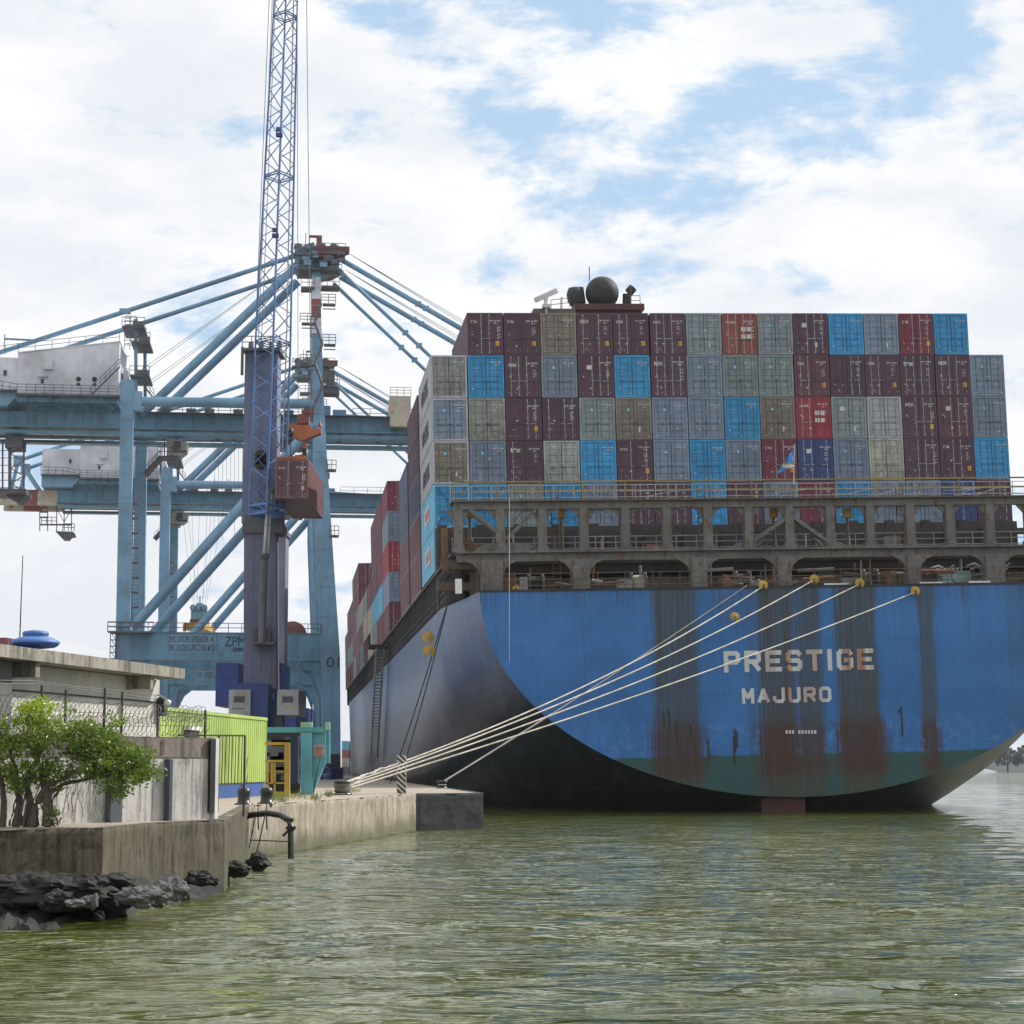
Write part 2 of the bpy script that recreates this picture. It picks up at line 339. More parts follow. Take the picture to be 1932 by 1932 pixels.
# ------------------------------------------------------------------ the container ship
ship = empty('container_ship', SHIP, 'large blue container ship moored stern first with rust streaks on its transom', 'ship')
WD = 13.95
def section(v, n=15):
    B = 18.7 + 1.3 * min(1, v / 12); wb = max(-7, 1.75 - 0.155 * v); p = 2 + min(1, v / 90) * 5
    P = []
    for i in range(n):
        th = math.pi / 2 * i / (n - 1); h = 1 - math.cos(th) ** (2 / p); u = B * math.sin(th) ** (2 / p); w = wb + h * (WD - wb)
        if v > 195: q = (v - 195) / 85; u *= max(0.02, 1 - q * q * (1.15 - 0.75 * max(0, min(1, w / 14))) )
        P.append((u, w))
    return P
def make_hull():
    mt, g, b = newmat('faded_blue_hull_side')
    v = g.coord(); x, y, z = g.sep(v); n1 = g.noise(v, 0.25, 6, 0.7); n2 = g.noise(g.scale(v, (2.2, 2.2, 0.12)), 1.0, 6, 0.65); n3 = g.noise(v, 1.6, 6, 0.75)
    c = g.mix(g.step(n1, 0.3, 0.7), (0.050, 0.100, 0.24, 1), (0.095, 0.165, 0.33, 1))
    c = g.mix(g.step(n2, 0.5, 0.8, 0, 0.28), c, (0.26, 0.28, 0.33, 1))
    c = g.mix(g.step(n2, 0.47, 0.25, 0, 0.6), c, (0.035, 0.04, 0.05, 1))
    pn = g.m('ABSOLUTE', g.m('SUBTRACT', g.m('FRACT', g.m('DIVIDE', y, 11.0)), 0.5)); c = g.mix(g.step(pn, 0.012, 0.0, 0, .55), c, (0.04, 0.045, 0.06, 1))
    c = g.mix(g.step(g.m('ADD', z, g.m('MULTIPLY', g.m('SUBTRACT', n3, 0.5), 6.0)), 11.0, 6.5), c, (0.018, 0.028, 0.050, 1))  # lower flank darkened in colour: navy paint and shade of the flare
    bt = g.step(g.m('ADD', z, g.m('MULTIPLY', g.m('SUBTRACT', n1, 0.5), 0.5)), 3.9, 3.7)
    fore = g.step(y, 30, 70)
    c = g.mix(bt, c, g.mix(fore, (0.018, 0.028, 0.030, 1), (0.075, 0.03, 0.025, 1)))
    c = g.mix(g.step(n3, 0.56, 0.72, 0, 0.5), c, (0.07, 0.04, 0.03, 1))
    zl_ = g.m('ABSOLUTE', g.m('SUBTRACT', g.m('FRACT', g.m('DIVIDE', z, 2.7)), 0.5)); c = g.mix(g.step(zl_, .012, .002, 0, .5), c, (.03, .04, .06, 1))
    scr = g.noise(g.scale(v, (1, .12, 2.5)), 1.0, 8, .75); c = g.mix(g.step(scr, .58, .68, 0, .5), c, (.20, .22, .25, 1)); c = g.mix(g.step(scr, .42, .34, 0, .55), c, (.025, .03, .04, 1))
    ptc = g.noise(g.scale(v, (1, .3, .35)), 1.0, 3, .5); c = g.mix(g.step(ptc, .5, .62, 0, .35), c, (.11, .13, .17, 1))
    g.put(b.inputs['Base Color'], c); b.inputs['Roughness'].default_value = 0.34
    g.put(b.inputs['Normal'], g.bump(g.m('ADD', n1, g.m('MULTIPLY', n3, 0.15)), 0.3, 0.10))
    vs = [0, 1.5, 3, 5, 8, 12, 17, 24, 32, 42, 55, 70, 90, 120, 160, 195, 205, 215, 225, 235, 245, 255, 265, 275]
    h = MB(); n = 15
    for sgn in (-1, 1):
        P = []
        for v_ in vs:
            for u, w in section(v_): P.append((sgn * u, v_, w))
        F = []
        for k in range(len(vs) - 1):
            for i in range(n - 1):
                q = (k * n + i, k * n + i + 1, (k + 1) * n + i + 1, (k + 1) * n + i)
                F.append(q if sgn > 0 else q[::-1])
        h.add(P, F, True)
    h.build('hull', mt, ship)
    # transom paint
    mt, g, b = newmat('blue_transom_with_rust')
    v = g.coord(); x, y, z = g.sep(v); n1 = g.noise(v, 0.22, 6, 0.65); st = g.noise(g.scale(v, (3.2, 1, 0.07)), 1.0, 6, 0.7); n3 = g.noise(v, 1.3, 7, 0.75)
    fine = g.noise(g.scale(v, (9, 1, 0.12)), 1.0, 5, 0.7)
    c = g.mix(g.step(n1, 0.3, 0.7), (0.018, 0.122, 0.35, 1), (0.036, 0.182, 0.48, 1))
    c = g.mix(g.step(st, 0.5, 0.72, 0, 0.5), c, (0.03, 0.09, 0.25, 1))
    c = g.mix(g.step(g.m('ADD', z, g.m('MULTIPLY', n3, 0.5)), 4.55, 4.4), c, (0.018, 0.075, 0.075, 1))
    n4 = g.noise(g.scale(v, (1.2, 1, 0.5)), 1.0, 4, 0.6)
    sc_ = g.m('MULTIPLY', g.step(z, 4.2, 4.5), g.step(z, 6.6, 5.6)); c = g.mix(g.m('MULTIPLY', g.m('MULTIPLY', sc_, g.step(n3, 0.5, 0.6)), 0.4), c, (0.10, 0.25, 0.50, 1))
    gr = None; ru = None
    for (xa, xb, s, rb) in ((1238, 1312, .95, 1.0), (1436, 1496, 1.0, 1.1), (1506, 1548, .9, .8), (1584, 1652, 1.15, 1.25), (1738, 1764, .8, .95), (1905, 1950, .25, .0), (1408, 1424, .3, 0)):
        ua, ub = sp(xa, 1250, 0).x, sp(xb, 1250, 0).x; uc, hw = (ua + ub) / 2, (ub - ua) / 2
        dd = g.m('ABSOLUTE', g.m('SUBTRACT', g.m('ADD', x, g.m('ADD', g.m('MULTIPLY', g.m('SUBTRACT', n4, 0.5), 0.5), g.m('MULTIPLY', g.m('SUBTRACT', fine, 0.5), 1.5))), uc))
        q = g.m('MULTIPLY', g.step(dd, hw * 1.4, hw * 0.9), s)
        gr = q if gr is None else g.m('MAXIMUM', gr, q)
        if rb:
            d2 = g.step(g.m('ADD', dd, g.m('MULTIPLY', g.m('SUBTRACT', n3, 0.5), 2.6)), hw * 1.9, hw * 0.8)
            zz = g.m('ADD', z, g.m('MULTIPLY', g.m('SUBTRACT', fine, 0.5), 3.2))
            q2 = g.m('MULTIPLY', g.m('MULTIPLY', d2, g.step(zz, 6.9, 5.4)), rb); q2 = g.m('MULTIPLY', q2, g.step(z, 2.5, 3.4))
            ru = q2 if ru is None else g.m('MAXIMUM', ru, q2)
    gm = g.m('MULTIPLY', gr, g.step(st, 0.2, 0.5, 0.72, 1.0), clamp=True)
    stain = g.mix(g.step(fine, 0.4, 0.62), (0.040, 0.058, 0.036, 1), (0.055, 0.032, 0.018, 1))
    c = g.mix(g.m('MULTIPLY', gm, g.step(fine, .3, .6, .62, .92)), c, stain)
    c = g.mix(g.m('MULTIPLY', g.m('MULTIPLY', ru, g.step(n3, 0.25, 0.55, 0.6, 0.95), clamp=True), g.step(fine, .3, .55, .65, 1)), c, (0.052, 0.019, 0.014, 1))
    c = g.mix(g.step(fine, 0.62, 0.72, 0, 0.5), c, (0.012, 0.02, 0.03, 1)) if False else c
    n1d = g.noise(g.comb(g.m('MULTIPLY', x, .55), 0.0, 0.0), 1.0, 6, .8); ln_ = g.m('MULTIPLY', g.step(n1d, .48, .72), 9.0); run = g.step(g.m('ADD', z, ln_), 13.2, 15.2); f2 = g.noise(g.scale(v, (16, 1, .1)), 1.0, 3, .6)
    c = g.mix(g.m('MULTIPLY', g.m('MULTIPLY', run, g.step(f2, .50, .62)), .75), c, (.075, .045, .028, 1))
    top = g.m('MULTIPLY', g.step(z, 12.2, 13.9), g.step(fine, 0.5, 0.62)); c = g.mix(g.m('MULTIPLY', top, 0.6), c, (0.04, 0.04, 0.035, 1))
    sm0 = g.m('MINIMUM', g.m('ABSOLUTE', g.m('SUBTRACT', g.m('FRACT', g.m('DIVIDE', x, 5.1)), 0.5)), g.m('ABSOLUTE', g.m('SUBTRACT', g.m('FRACT', g.m('DIVIDE', z, 3.1)), 0.5)))
    c = g.mix(g.step(sm0, .006, .001, 0, .3), c, (.02, .06, .16, 1)); c = g.mix(g.step(g.noise(g.scale(v, (.5, 1, 2.4)), 1.0, 8, .8), .62, .70, 0, .35), c, (.10, .24, .50, 1))
    g.put(b.inputs['Base Color'], c); b.inputs['Roughness'].default_value = 0.5
    seam = g.m('MINIMUM', g.m('ABSOLUTE', g.m('SUBTRACT', g.m('FRACT', g.m('DIVIDE', x, 5.1)), 0.5)), g.m('ABSOLUTE', g.m('SUBTRACT', g.m('FRACT', g.m('DIVIDE', z, 3.1)), 0.5)))
    g.put(b.inputs['Normal'], g.bump(g.m('ADD', g.m('ADD', g.m('MULTIPLY', n1, 1.2), g.m('MULTIPLY', n3, 0.2)), g.step(seam, 0.0, 0.008, 0, .22)), 0.5, 0.12))
    S = section(0, 40); t = MB(); P = []
    for u, w in S: P += [(-u, 0, w), (u, 0, w)]
    t.add(P, [(2 * i, 2 * i + 1, 2 * i + 3, 2 * i + 2) for i in range(39)])
    t.build('transom', mt, ship)
    d = MB(); P = []
    for v_ in vs: u = section(v_)[-1][0]; P += [(-u, v_, WD), (u, v_, WD)]
    d.add(P, [(2 * i, 2 * i + 1, 2 * i + 3, 2 * i + 2) for i in range(len(vs) - 1)])
    d.build('deck', M['steel_grey'], ship)
    r = MB(); red = paint('red_antifouling', (0.07, 0.012, 0.012), 0.6, dirt=0.5, rust=0.2)
    r.prism([(-2.5, 0.5, 1.72), (-2.5, 0.5, -6), (-2.5, 12, -6), (-2.5, 12, .0)], (2.6, 0, 0)); r.build('rudder', red, ship)
    rim = MB(); rim.beam((-18.7, 0.05, WD + .04), (18.7, 0.05, WD + .04), 0.22, 0.12); rim.build('deck_edge', M['dark'], ship)
make_hull()

def rust_letters():
    mt, g, b = newmat('stained_white_letters'); v = g.coord('Object'); x, y, z = g.sep(g.vadd(v, (0, 0, 0)))
    return mt, g, b
STROKES = {  # block capitals as strokes in a unit cell
 'P': [[(0, 0), (0, 1), (.8, 1), (1, .87), (1, .6), (.8, .46), (0, .46)]], 'R': [[(0, 0), (0, 1), (.8, 1), (1, .87), (1, .62), (.8, .48), (0, .48)], [(.5, .48), (1, 0)]],
 'E': [[(1, 1), (0, 1), (0, 0), (1, 0)], [(0, .5), (.85, .5)]], 'S': [[(1, .85), (.8, 1), (.2, 1), (0, .85), (0, .62), (.2, .5), (.8, .5), (1, .38), (1, .15), (.8, 0), (.2, 0), (0, .15)]],
 'T': [[(0, 1), (1, 1)], [(.5, 1), (.5, 0)]], 'I': [[(.5, 1), (.5, 0)]], 'G': [[(1, .82), (.8, 1), (.2, 1), (0, .85), (0, .15), (.2, 0), (.8, 0), (1, .15), (1, .48), (.6, .48)]],
 'M': [[(0, 0), (0, 1), (.5, .35), (1, 1), (1, 0)]], 'A': [[(0, 0), (.5, 1), (1, 0)], [(.2, .3), (.8, .3)]], 'J': [[(1, 1), (1, .18), (.8, 0), (.25, 0), (0, .18), (0, .3)]],
 'U': [[(0, 1), (0, .18), (.22, 0), (.78, 0), (1, .18), (1, 1)]], 'O': [[(.22, 0), (0, .18), (0, .82), (.22, 1), (.78, 1), (1, .82), (1, .18), (.78, 0), (.22, 0)]]}
def hull_text(txt, x0, x1, ytop, ybot, sw):
    p0 = sp(x0, ybot, 0); p1 = sp(x1, ybot, 0); pt = sp((x0 + x1) / 2, ytop, 0); Wt, Ht = (p1 - p0).x, pt.z - p0.z
    mt, g, b = newmat('stained_letter_paint'); v = g.coord(); x, y, z = g.sep(v)
    fine = g.noise(g.scale(v, (7, 1, 0.3)), 1.0, 5, 0.7); q = None
    for (xa, xb, s) in ((1440, 1462, .55), (1478, 1492, .9), (1512, 1548, .6), (1590, 1604, .95), (1618, 1632, 1.0), (1640, 1652, .4)):
        ua, ub = sp(xa, 1250, 0).x, sp(xb, 1250, 0).x; dd = g.m('ABSOLUTE', g.m('SUBTRACT', x, (ua + ub) / 2))
        k = g.m('MULTIPLY', g.step(dd, (ub - ua) * .85, (ub - ua) * .3), s); q = k if q is None else g.m('MAXIMUM', q, k)
    c = g.mix(g.m('MULTIPLY', q, g.step(fine, 0.3, 0.6, .5, 1)), (0.60, 0.62, 0.62, 1), (0.34, 0.13, 0.06, 1))
    c = g.mix(g.step(fine, 0.5, 0.75, 0, 0.55), c, (0.28, 0.25, 0.20, 1))
    g.put(b.inputs['Base Color'], c); b.inputs['Roughness'].default_value = 0.6
    t = sw * Ht; wid = [.35 if ch == 'I' else 1 for ch in txt]; gap = .25; unit = Wt / (sum(wid) + gap * (len(txt) - 1)); cx = p0.x
    for ch, w_ in zip(txt, wid):
        m = MB(); k = 0; W_ = unit * w_ - t
        for st in STROKES[ch]:
            pts = [(cx + t / 2 + (W_ * a if ch != 'I' else W_ / 2), p0.z + t / 2 + (Ht - t) * c_) for a, c_ in st]
            for (xa, za), (xb, zb) in zip(pts, pts[1:]):
                d = Vector((xb - xa, 0, zb - za)).normalized() * (t * (.5 if (abs(xa - xb) < 1e-4 or abs(za - zb) < 1e-4) else .22)); k += 1; y = -.02 - .0012 * k
                m.beam((xa - d.x, y, za - d.z), (xb + d.x, y, zb + d.z), t, .02, up=(0, 1, 0))
        m.build('letter', mt, ship); cx += unit * (w_ + gap)
hull_text('PRESTIGE', 1366, 1649, 1226, 1269, 0.215)
hull_text('MAJURO', 1400, 1569, 1297, 1328, 0.22)
dm = MB()
for i, k in enumerate((1, 1, 1, 0, 1, 1, 1, 1, 1, 1)):
    if k:
        p = sp(1484 + i * 6, 1381, 0); dm.box(p.x - .06, p.x + .06, -0.03, -0.005, p.z - .1, p.z + .1)
dm.build('hull_number_marks', M['letterwhite'], ship)
# narrow draught rulers and scratches on the transom
sc = MB()
for (x, y0, y1) in ((1252, 1345, 1372), (1262, 1340, 1380), (1276, 1360, 1400), (1302, 1365, 1392), (1386, 1375, 1420), (1390, 1380, 1410), (1700, 1332, 1390), (1696, 1338, 1345), (1384, 1390, 1445), (1336, 1395, 1440)):
    a, c = sp(x, y0, 0), sp(x, y1, 0); MB().box(a.x - .05, a.x + .05, -0.02, -0.004, c.z, a.z).build('scupper_mark', M['black'], ship)

# ------------------------------------------------------------------ containers
def cont_paint():
    mt, g, b = newmat('container_paint'); oi = g.n('ShaderNodeObjectInfo')
    colr, rnd, al = oi.outputs['Color'], oi.outputs['Random'], oi.outputs['Alpha']
    v = g.vadd(g.coord(), g.comb(g.m('MULTIPLY', rnd, 37.0), g.m('MULTIPLY', rnd, 91.0), g.m('MULTIPLY', rnd, 53.0)))
    n1 = g.noise(v, 0.8, 6, 0.7); n2 = g.noise(g.scale(v, (3, 3, 1.2)), 1.0, 6, 0.75); n3 = g.noise(v, 3.5, 6, 0.8)
    c = g.mul(colr, g.mix(g.step(n1, 0.3, 0.7), (0.74, 0.74, 0.76, 1), (1.12, 1.12, 1.12, 1)))
    x, y, z = g.sep(g.coord()); lowz = g.step(z, 1.6, 0.0, 0.0, 0.10)
    k = g.m('MULTIPLY', g.step(g.m('ADD', n2, lowz), g.m('SUBTRACT', 0.72, g.m('MULTIPLY', al, 0.30)), g.m('SUBTRACT', 0.98, g.m('MULTIPLY', al, 0.20))), 0.7)
    c = g.mix(k, c, (0.075, 0.055, 0.04, 1))
    c = g.mix(g.m('MULTIPLY', g.step(n3, 0.55, 0.7), g.m('MULTIPLY', al, 0.8)), c, (0.11, 0.06, 0.035, 1))
    g.put(b.inputs['Base Color'], c); b.inputs['Roughness'].default_value = 0.42
    g.put(b.inputs['Normal'], g.bump(n1, 0.25, 0.05)); return mt
M['cont'] = cont_paint(); M['seal_shade'] = paint('door_seal_and_ridge_shade', (.03, .03, .035), .8, dirt=.3, streak=0)
CW, CH, CL = 2.438, 2.896, 12.19
def cont_body(closed_front=True, corr=True):
    m = MB(); w = CW / 2; H = CH; L = CL
    for sx in (-1, 1):
        for y0, y1 in ((0, 0.14), (L - 0.14, L)): m.box(min(sx * w, sx * (w - .14)), max(sx * w, sx * (w - .14)), y0, y1, 0.0, H)
        x0, x1 = sorted((sx * w, sx * (w - .08)))
        m.box(x0, x1, .14, L - .14, 0.02, 0.17); m.box(x0, x1, .14, L - .14, H - 0.10, H - 0.01)
        # corrugated wall
        N = 43 if corr else 1; P = []; F = []; per = (L - .28) / N; xo, xi = sx * (w - .012), sx * (w - .048)
        prof = []
        for i in range(N): prof += [(0.14 + per * i, xo), (0.14 + per * (i + .26), xo), (0.14 + per * (i + .5), xi), (0.14 + per * (i + .76), xi)]
        prof.append((L - .14, xo))
        for y, x in prof: P += [(x, y, .17), (x, y, H - .10)]
        for i in range(len(prof) - 1):
            q = (2 * i, 2 * i + 2, 2 * i + 3, 2 * i + 1); F.append(q if sx > 0 else q[::-1])
        m.add(P, F)
    m.box(-w + .14, w - .14, 0.0, .12, 0.0, .15); m.box(-w + .14, w - .14, 0.0, .12, H - .13, H)
    m.box(-w + .14, w - .14, L - .12, L, 0.0, .15); m.box(-w + .14, w - .14, L - .12, L, H - .13, H)
    m.add([(-w + .1, L - .04, .15), (w - .1, L - .04, .15), (w - .1, L - .04, H - .1), (-w + .1, L - .04, H - .1)], [(1, 0, 3, 2)])
    m.add([(-w + .08, .12, H - .03), (w - .08, .12, H - .03), (w - .08, L - .12, H - .03), (-w + .08, L - .12, H - .03)], [(0, 1, 2, 3)])
    m.add([(-w + .08, .12, .06), (w - .08, .12, .06), (w - .08, L - .12, .06), (-w + .08, L - .12, .06)], [(3, 2, 1, 0)])
    return m
def door_leaf(sx, style):
    m = MB(); w = CW / 2; x0, x1 = sorted((sx * 0.012, sx * (w - .15))); z0, z1 = .16, CH - .14
    m.box(x0, x1, .035, .075, z0, z1)
    fr = .055
    m.box(x0, x0 + fr, .015, .034, z0, z1); m.box(x1 - fr, x1, .015, .034, z0, z1); m.box(x0 + fr, x1 - fr, .015, .034, z0, z0 + fr); m.box(x0 + fr, x1 - fr, .015, .034, z1 - fr, z1)
    n = 5 if style == 'h' else 3
    for i in range(1, n):
        z = z0 + (z1 - z0) * i / n; m.box(x0 + fr, x1 - fr, .018, .0345, z - .035, z + .035)
    m.cur = 1; q = .018
    m.box(x0 - .004, x0 + .012, .008, .0149, z0 - q, z1 + q); m.box(x1 - .012, x1 + q, .008, .0149, z0 - q, z1 + q); m.box(x0, x1, .006, .0079, z0 - q, z0 + .01); m.box(x0, x1, .006, .0079, z1 - .01, z1 + q)
    if style == 'h':
        for i in range(1, 6): z = z0 + (z1 - z0) * i / 6; m.box(x0 + fr, x1 - fr, .012, .0175, z - .008, z + .006)  # dark strips stand in for the shade in the door ridges
    return m
def lock_rods(sx, k):
    m = MB(); x = sx * (0.27 if k == 0 else 0.80)
    m.tube((x, -0.005, .10), (x, -0.005, CH - .10), .021, 6)
    for z in (.17, .75, 1.5, 2.2, CH - .17): m.box(x - .05, x + .05, -.02, .014, z - .03, z + .03)
    m.beam((x, -.03, 1.12), (x - sx * .36, -.03, 1.10), .035); return m
def marks(kind, var=0):
    m = MB(); rv = random.Random(var)
    def bar(x0, x1, z0, z1, y=-0.002): m.box(x0, x1, y, .013, z0, z1)
    def num(x, z, n, s=.09, gap=.03):
        for i in range(n):
            if i == 4: continue
            bar(x + i * (s * .62 + gap * .5), x + i * (s * .62 + gap * .5) + s * .5, z, z + s)
    if kind == 'S': num(.28, 2.32, 11); num(.62, 2.16, 4); return m
    if kind in 'AC':
        w0 = rv.uniform(.62, .8); zz = rv.uniform(1.75, 2.05)
        for i in range(rv.randint(5, 10)):
            if rv.random() < .8: bar(w0, w0 + rv.uniform(.1, .3), zz - i * .1, zz + .035 - i * .1)
        for q in range(rv.randint(2, 6)): x = rv.uniform(-1, -.3); z = rv.uniform(.35, 1.7); s = rv.uniform(.05, .16); bar(x, x + s, z, z + rv.choice((.04, .09, .13)))
        for x in (-.95, -.5, .35, .95): bar(x, x + .04, .27, .33)
    elif kind == 'B':
        for i in range(rv.randint(1, 5)): x = rv.uniform(-1, -.7); bar(x, x + rv.uniform(.1, .4), 2.0 - i * .2, 2.02 - i * .2)
        bar(-.95, -.80, .56, .64); bar(-.2, -.05, .2, .24); bar(.95, 1.04, .2, .24); bar(.3, .5, 1.9, 1.92); bar(.6, .9, 1.7, 1.72)
    elif kind == 'G':
        bar(-.95, -.8, .2, .25); bar(.9, 1.03, .2, .25); [bar(x, x + rv.uniform(.05, .14), z, z + rv.uniform(.04, .1)) for x, z in [(rv.uniform(-1, .9), rv.uniform(.3, 2.2)) for _ in range(rv.randint(1, 4))]]
    return m
MAT_ST = paint('yellow_sticker', (0.75, 0.42, 0.04), 0.5, dirt=0.2, streak=0); MAT_BL = paint('light_blue_sticker', (0.25, 0.6, 0.8), 0.5, dirt=0.1, streak=0)
ME = dict(body=cont_body().mesh('container_body', M['cont']))
for sx, nm in ((-1, 'l'), (1, 'r')):
    for st in 'hv': ME['door' + nm + st] = door_leaf(sx, st).mesh('container_door', [M['cont'], M['seal_shade']])
    for k in (0, 1):
        ME['rod%s%dp' % (nm, k)] = lock_rods(sx, k).mesh('lock_rod', M['cont']); ME['rod%s%dg' % (nm, k)] = lock_rods(sx, k).mesh('lock_rod', M['galv'])
for k in 'ABG':
    for q in range(6): ME['marks%s%d' % (k, q)] = marks(k, q * 7 + ord(k)).mesh('markings', M['letterwhite'])
ME['serial'] = marks('S').mesh('serial_lettering', M['letterwhite'])
for t, w, b_ in (('CAI', .42, .03), ('tex', .58, .02), ('REX', .60, .03), ('tex*', .72, .03), ('K LINE', .62, .03), ('DFSC', .50, .02)):
    ME['t_' + t] = text_mesh(t.replace('*', ''), M['letterwhite'], w=w, bold=b_, depth=.004)
ME['sticker'] = MB().box(.70, .94, -.004, .014, .62, .94).mesh('warning_sticker', MAT_ST)
ME['star'] = MB().box(-.44, -.26, -.002, .014, 1.95, 2.15).mesh('emblem_sticker', MAT_BL)
ME['white_labels'] = MB().box(.02, .34, -.003, .014, .0, .31).mesh('white_label', M['letterwhite'])
ME['white_tag'] = MB().box(.28, .42, -.003, .014, .5, .85).mesh('white_label', M['letterwhite'])
ME['white_square'] = MB().box(-.62, -.28, -.003, .014, 1.9, 2.2).mesh('white_label', M['letterwhite'])
COLS = {  # code: colour, dirt, words, door style, marking kind
 'M': ((.088, .034, .062), .18, 'maroon'), 'm': ((.115, .042, .062), .3, 'reddish maroon'), 'C': ((.19, .022, .05), .2, 'crimson'), 'R': ((.34, .025, .045), .15, 'bright red'),
 'r': ((.30, .070, .045), .4, 'orange red'), 'B': ((.03, .31, .61), .15, 'bright blue'), 'b': ((.20, .255, .345), .3, 'blue grey'), 'g': ((.235, .285, .30), .45, 'green grey'),
 'G': ((.30, .32, .29), .75, 'rust speckled grey'), 'n': ((.22, .20, .16), .95, 'brown stained grey'), 'N': ((.025, .055, .20), .25, 'navy blue'), 'W': ((.50, .50, .42), .7, 'off white'),
 'L': ((.42, .45, .46), .7, 'pale grey'), 'S': ((.12, .47, .68), .25, 'light blue'), 'D': ((.06, .09, .16), .4, 'dark blue'), 'T': ((.48, .40, .30), .4, 'cream'), 'P': ((.16, .05, .07), .35, 'dull maroon')}
def container(code, mat, label, group, extra=(), full=True):
    c, al, wd = COLS[code]; f_ = random.uniform(.86, 1.12); c = tuple(x * f_ * random.uniform(.97, 1.03) for x in c) + (min(1, al * random.uniform(.6, 1.7)),)
    root = empty('shipping_container', mat, label, 'container', group)
    inst('body', ME['body'], root, color=c)
    if full:
        dark = code in 'MmCRrNP'; st = 'v' if dark else 'h'; K = 'A' if dark else ('B' if code in 'BS' else 'G')
        for nm in 'lr':
            d = inst('door', ME['door' + nm + st], root, color=c)
            for k in (0, 1): inst('lock_rod', ME['rod%s%d%s' % (nm, k, 'g' if (dark and random.random() < .6) else 'p')], d, color=tuple(min(1, x * (1.5 if dark else .7)) for x in c[:3]) + (al,))
        inst('data_panel', ME['marks%s%d' % (K, random.randrange(6))], root); inst('serial_lettering', ME['serial'], root, (random.uniform(-.04, .04), 0, random.uniform(-.05, .05)))
        for e in extra:
            if e.startswith('t_'): inst('lettering', ME[e], root, (-.98 if 'K' not in e else -.95, -.004, 2.18 if 'tex' not in e else 2.1))
            elif e == 'white_labels': [inst('white_label', ME[e], root, q) for q in ((.08, 0, 1.62), (.48, 0, 1.62), (.08, 0, 1.1), (.48, 0, 1.1))]
            elif e in ME: inst(ME[e].name.split('.')[0], ME[e], root)
    return root
ORD = ['first', 'second', 'third', 'fourth', 'fifth', 'sixth', 'seventh', 'eighth', 'ninth', 'tenth', 'eleventh', 'twelfth', 'thirteenth', 'fourteenth', 'fifteenth', 'sixteenth']
W0, TP, VC = 16.822, 2.9267, 17.08
ROWS = {5: ' MMnMMMgrgMBbCB ', 4: 'GBMbMBMbggmMMMMb', 3: 'bGMMgnbbBnRgLMmb', 2: 'nbMLBMbBbCNbWMMB', 1: 'BBgBbMMBMbCBbbNM', 0: 'B              D'}
EX = {(5, 1): ('t_CAI', 'sticker'), (5, 2): ('t_CAI', 'sticker'), (5, 4): ('t_REX', 'sticker'), (5, 5): ('t_CAI', 'sticker'), (5, 6): ('t_DFSC', 'sticker'), (5, 8): ('t_K LINE', 'white_labels'),
      (5, 10): ('white_square', 'white_tag'), (5, 13): ('t_CAI', 'sticker'), (4, 2): ('t_tex',), (4, 4): ('white_square',), (4, 6): ('t_REX',), (4, 10): ('t_CAI', 'sticker'), (4, 12): ('t_CAI', 'sticker'),
      (4, 13): ('t_tex*',), (4, 14): ('t_REX', 'sticker'), (3, 2): ('sticker',), (3, 10): ('t_K LINE', 'white_labels'), (3, 13): ('t_REX', 'sticker'), (3, 14): ('white_square',), (3, 5): ('white_tag', 'star'), (3, 9): ('white_tag', 'star'),
      (2, 2): ('t_tex*',), (2, 5): ('sticker', 't_DFSC'), (2, 9): ('t_CAI', 'sticker'), (2, 14): ('t_CAI', 'sticker'), (2, 10): ('white_square',), (2, 0): ('white_tag', 'star'), (5, 7): ('white_tag',), (5, 12): ('white_tag',), (3, 11): ('white_square', 'white_tag')}
SIDE_MAERSK = text_mesh('MAERSK', paint('dark_lettering', (.05, .05, .10), .6, streak=.1), w=6.2, h=1.15, bold=.02, depth=.004)
def side_panel(code):
    m = MB()
    if code == 'b': return SIDE_MAERSK
for tier in range(6):
    for c in range(16):
        k = ROWS[tier][c]
        if k == ' ': continue
        u = -20 + 2.5 * (c + .5) + (0.06 if (tier == 5 and c > 5) else 0) + random.uniform(-.012, .012)
        Mx = SHIP @ Matrix.Translation((u, VC + random.uniform(0, .05), W0 + tier * TP))
        order = c if tier == 5 else c + 1
        if tier == 0: lab = '%s container at the %s bottom corner of the stern stack' % (COLS[k][2], 'left' if c == 0 else 'right')
        else:
            rw = {5: 'the top row', 4: 'second row from top', 3: 'third row from top', 2: 'fourth row from top', 1: 'row behind the railing'}[tier]
            lab = '%s container, %s from left in %s of stern stack' % (COLS[k][2], ORD[order - 1], rw)
        ex = EX.get((tier, c), ())
        if not ex and k in 'bg' and random.random() < .8: ex = ('star',)
        r = container(k, Mx, lab, 'containers stacked at the stern of the ship', ex)
        if c == 0:
            q = 'P'
            if tier in (2, 3, 4):
                o = inst('side_lettering', SIDE_MAERSK, r, (-CW / 2 - .012, 9.2, .85)); o.rotation_euler = (0, 0, R(-90)); r.children
                for ch in kids(r):
                    if ch.name.startswith('body'): ch.color = (.42, .43, .46, .25)
            elif tier in (0, 1):
                for ch in kids(r):
                    if ch.name.startswith('body'): ch.color = (.16, .50, .72, .2)
WP = paint('white_side_panel', (.62, .62, .66), .6, dirt=.1, streak=.1); RP = paint('red_side_lettering', (.55, .10, .10), .6, dirt=.1, streak=.1)
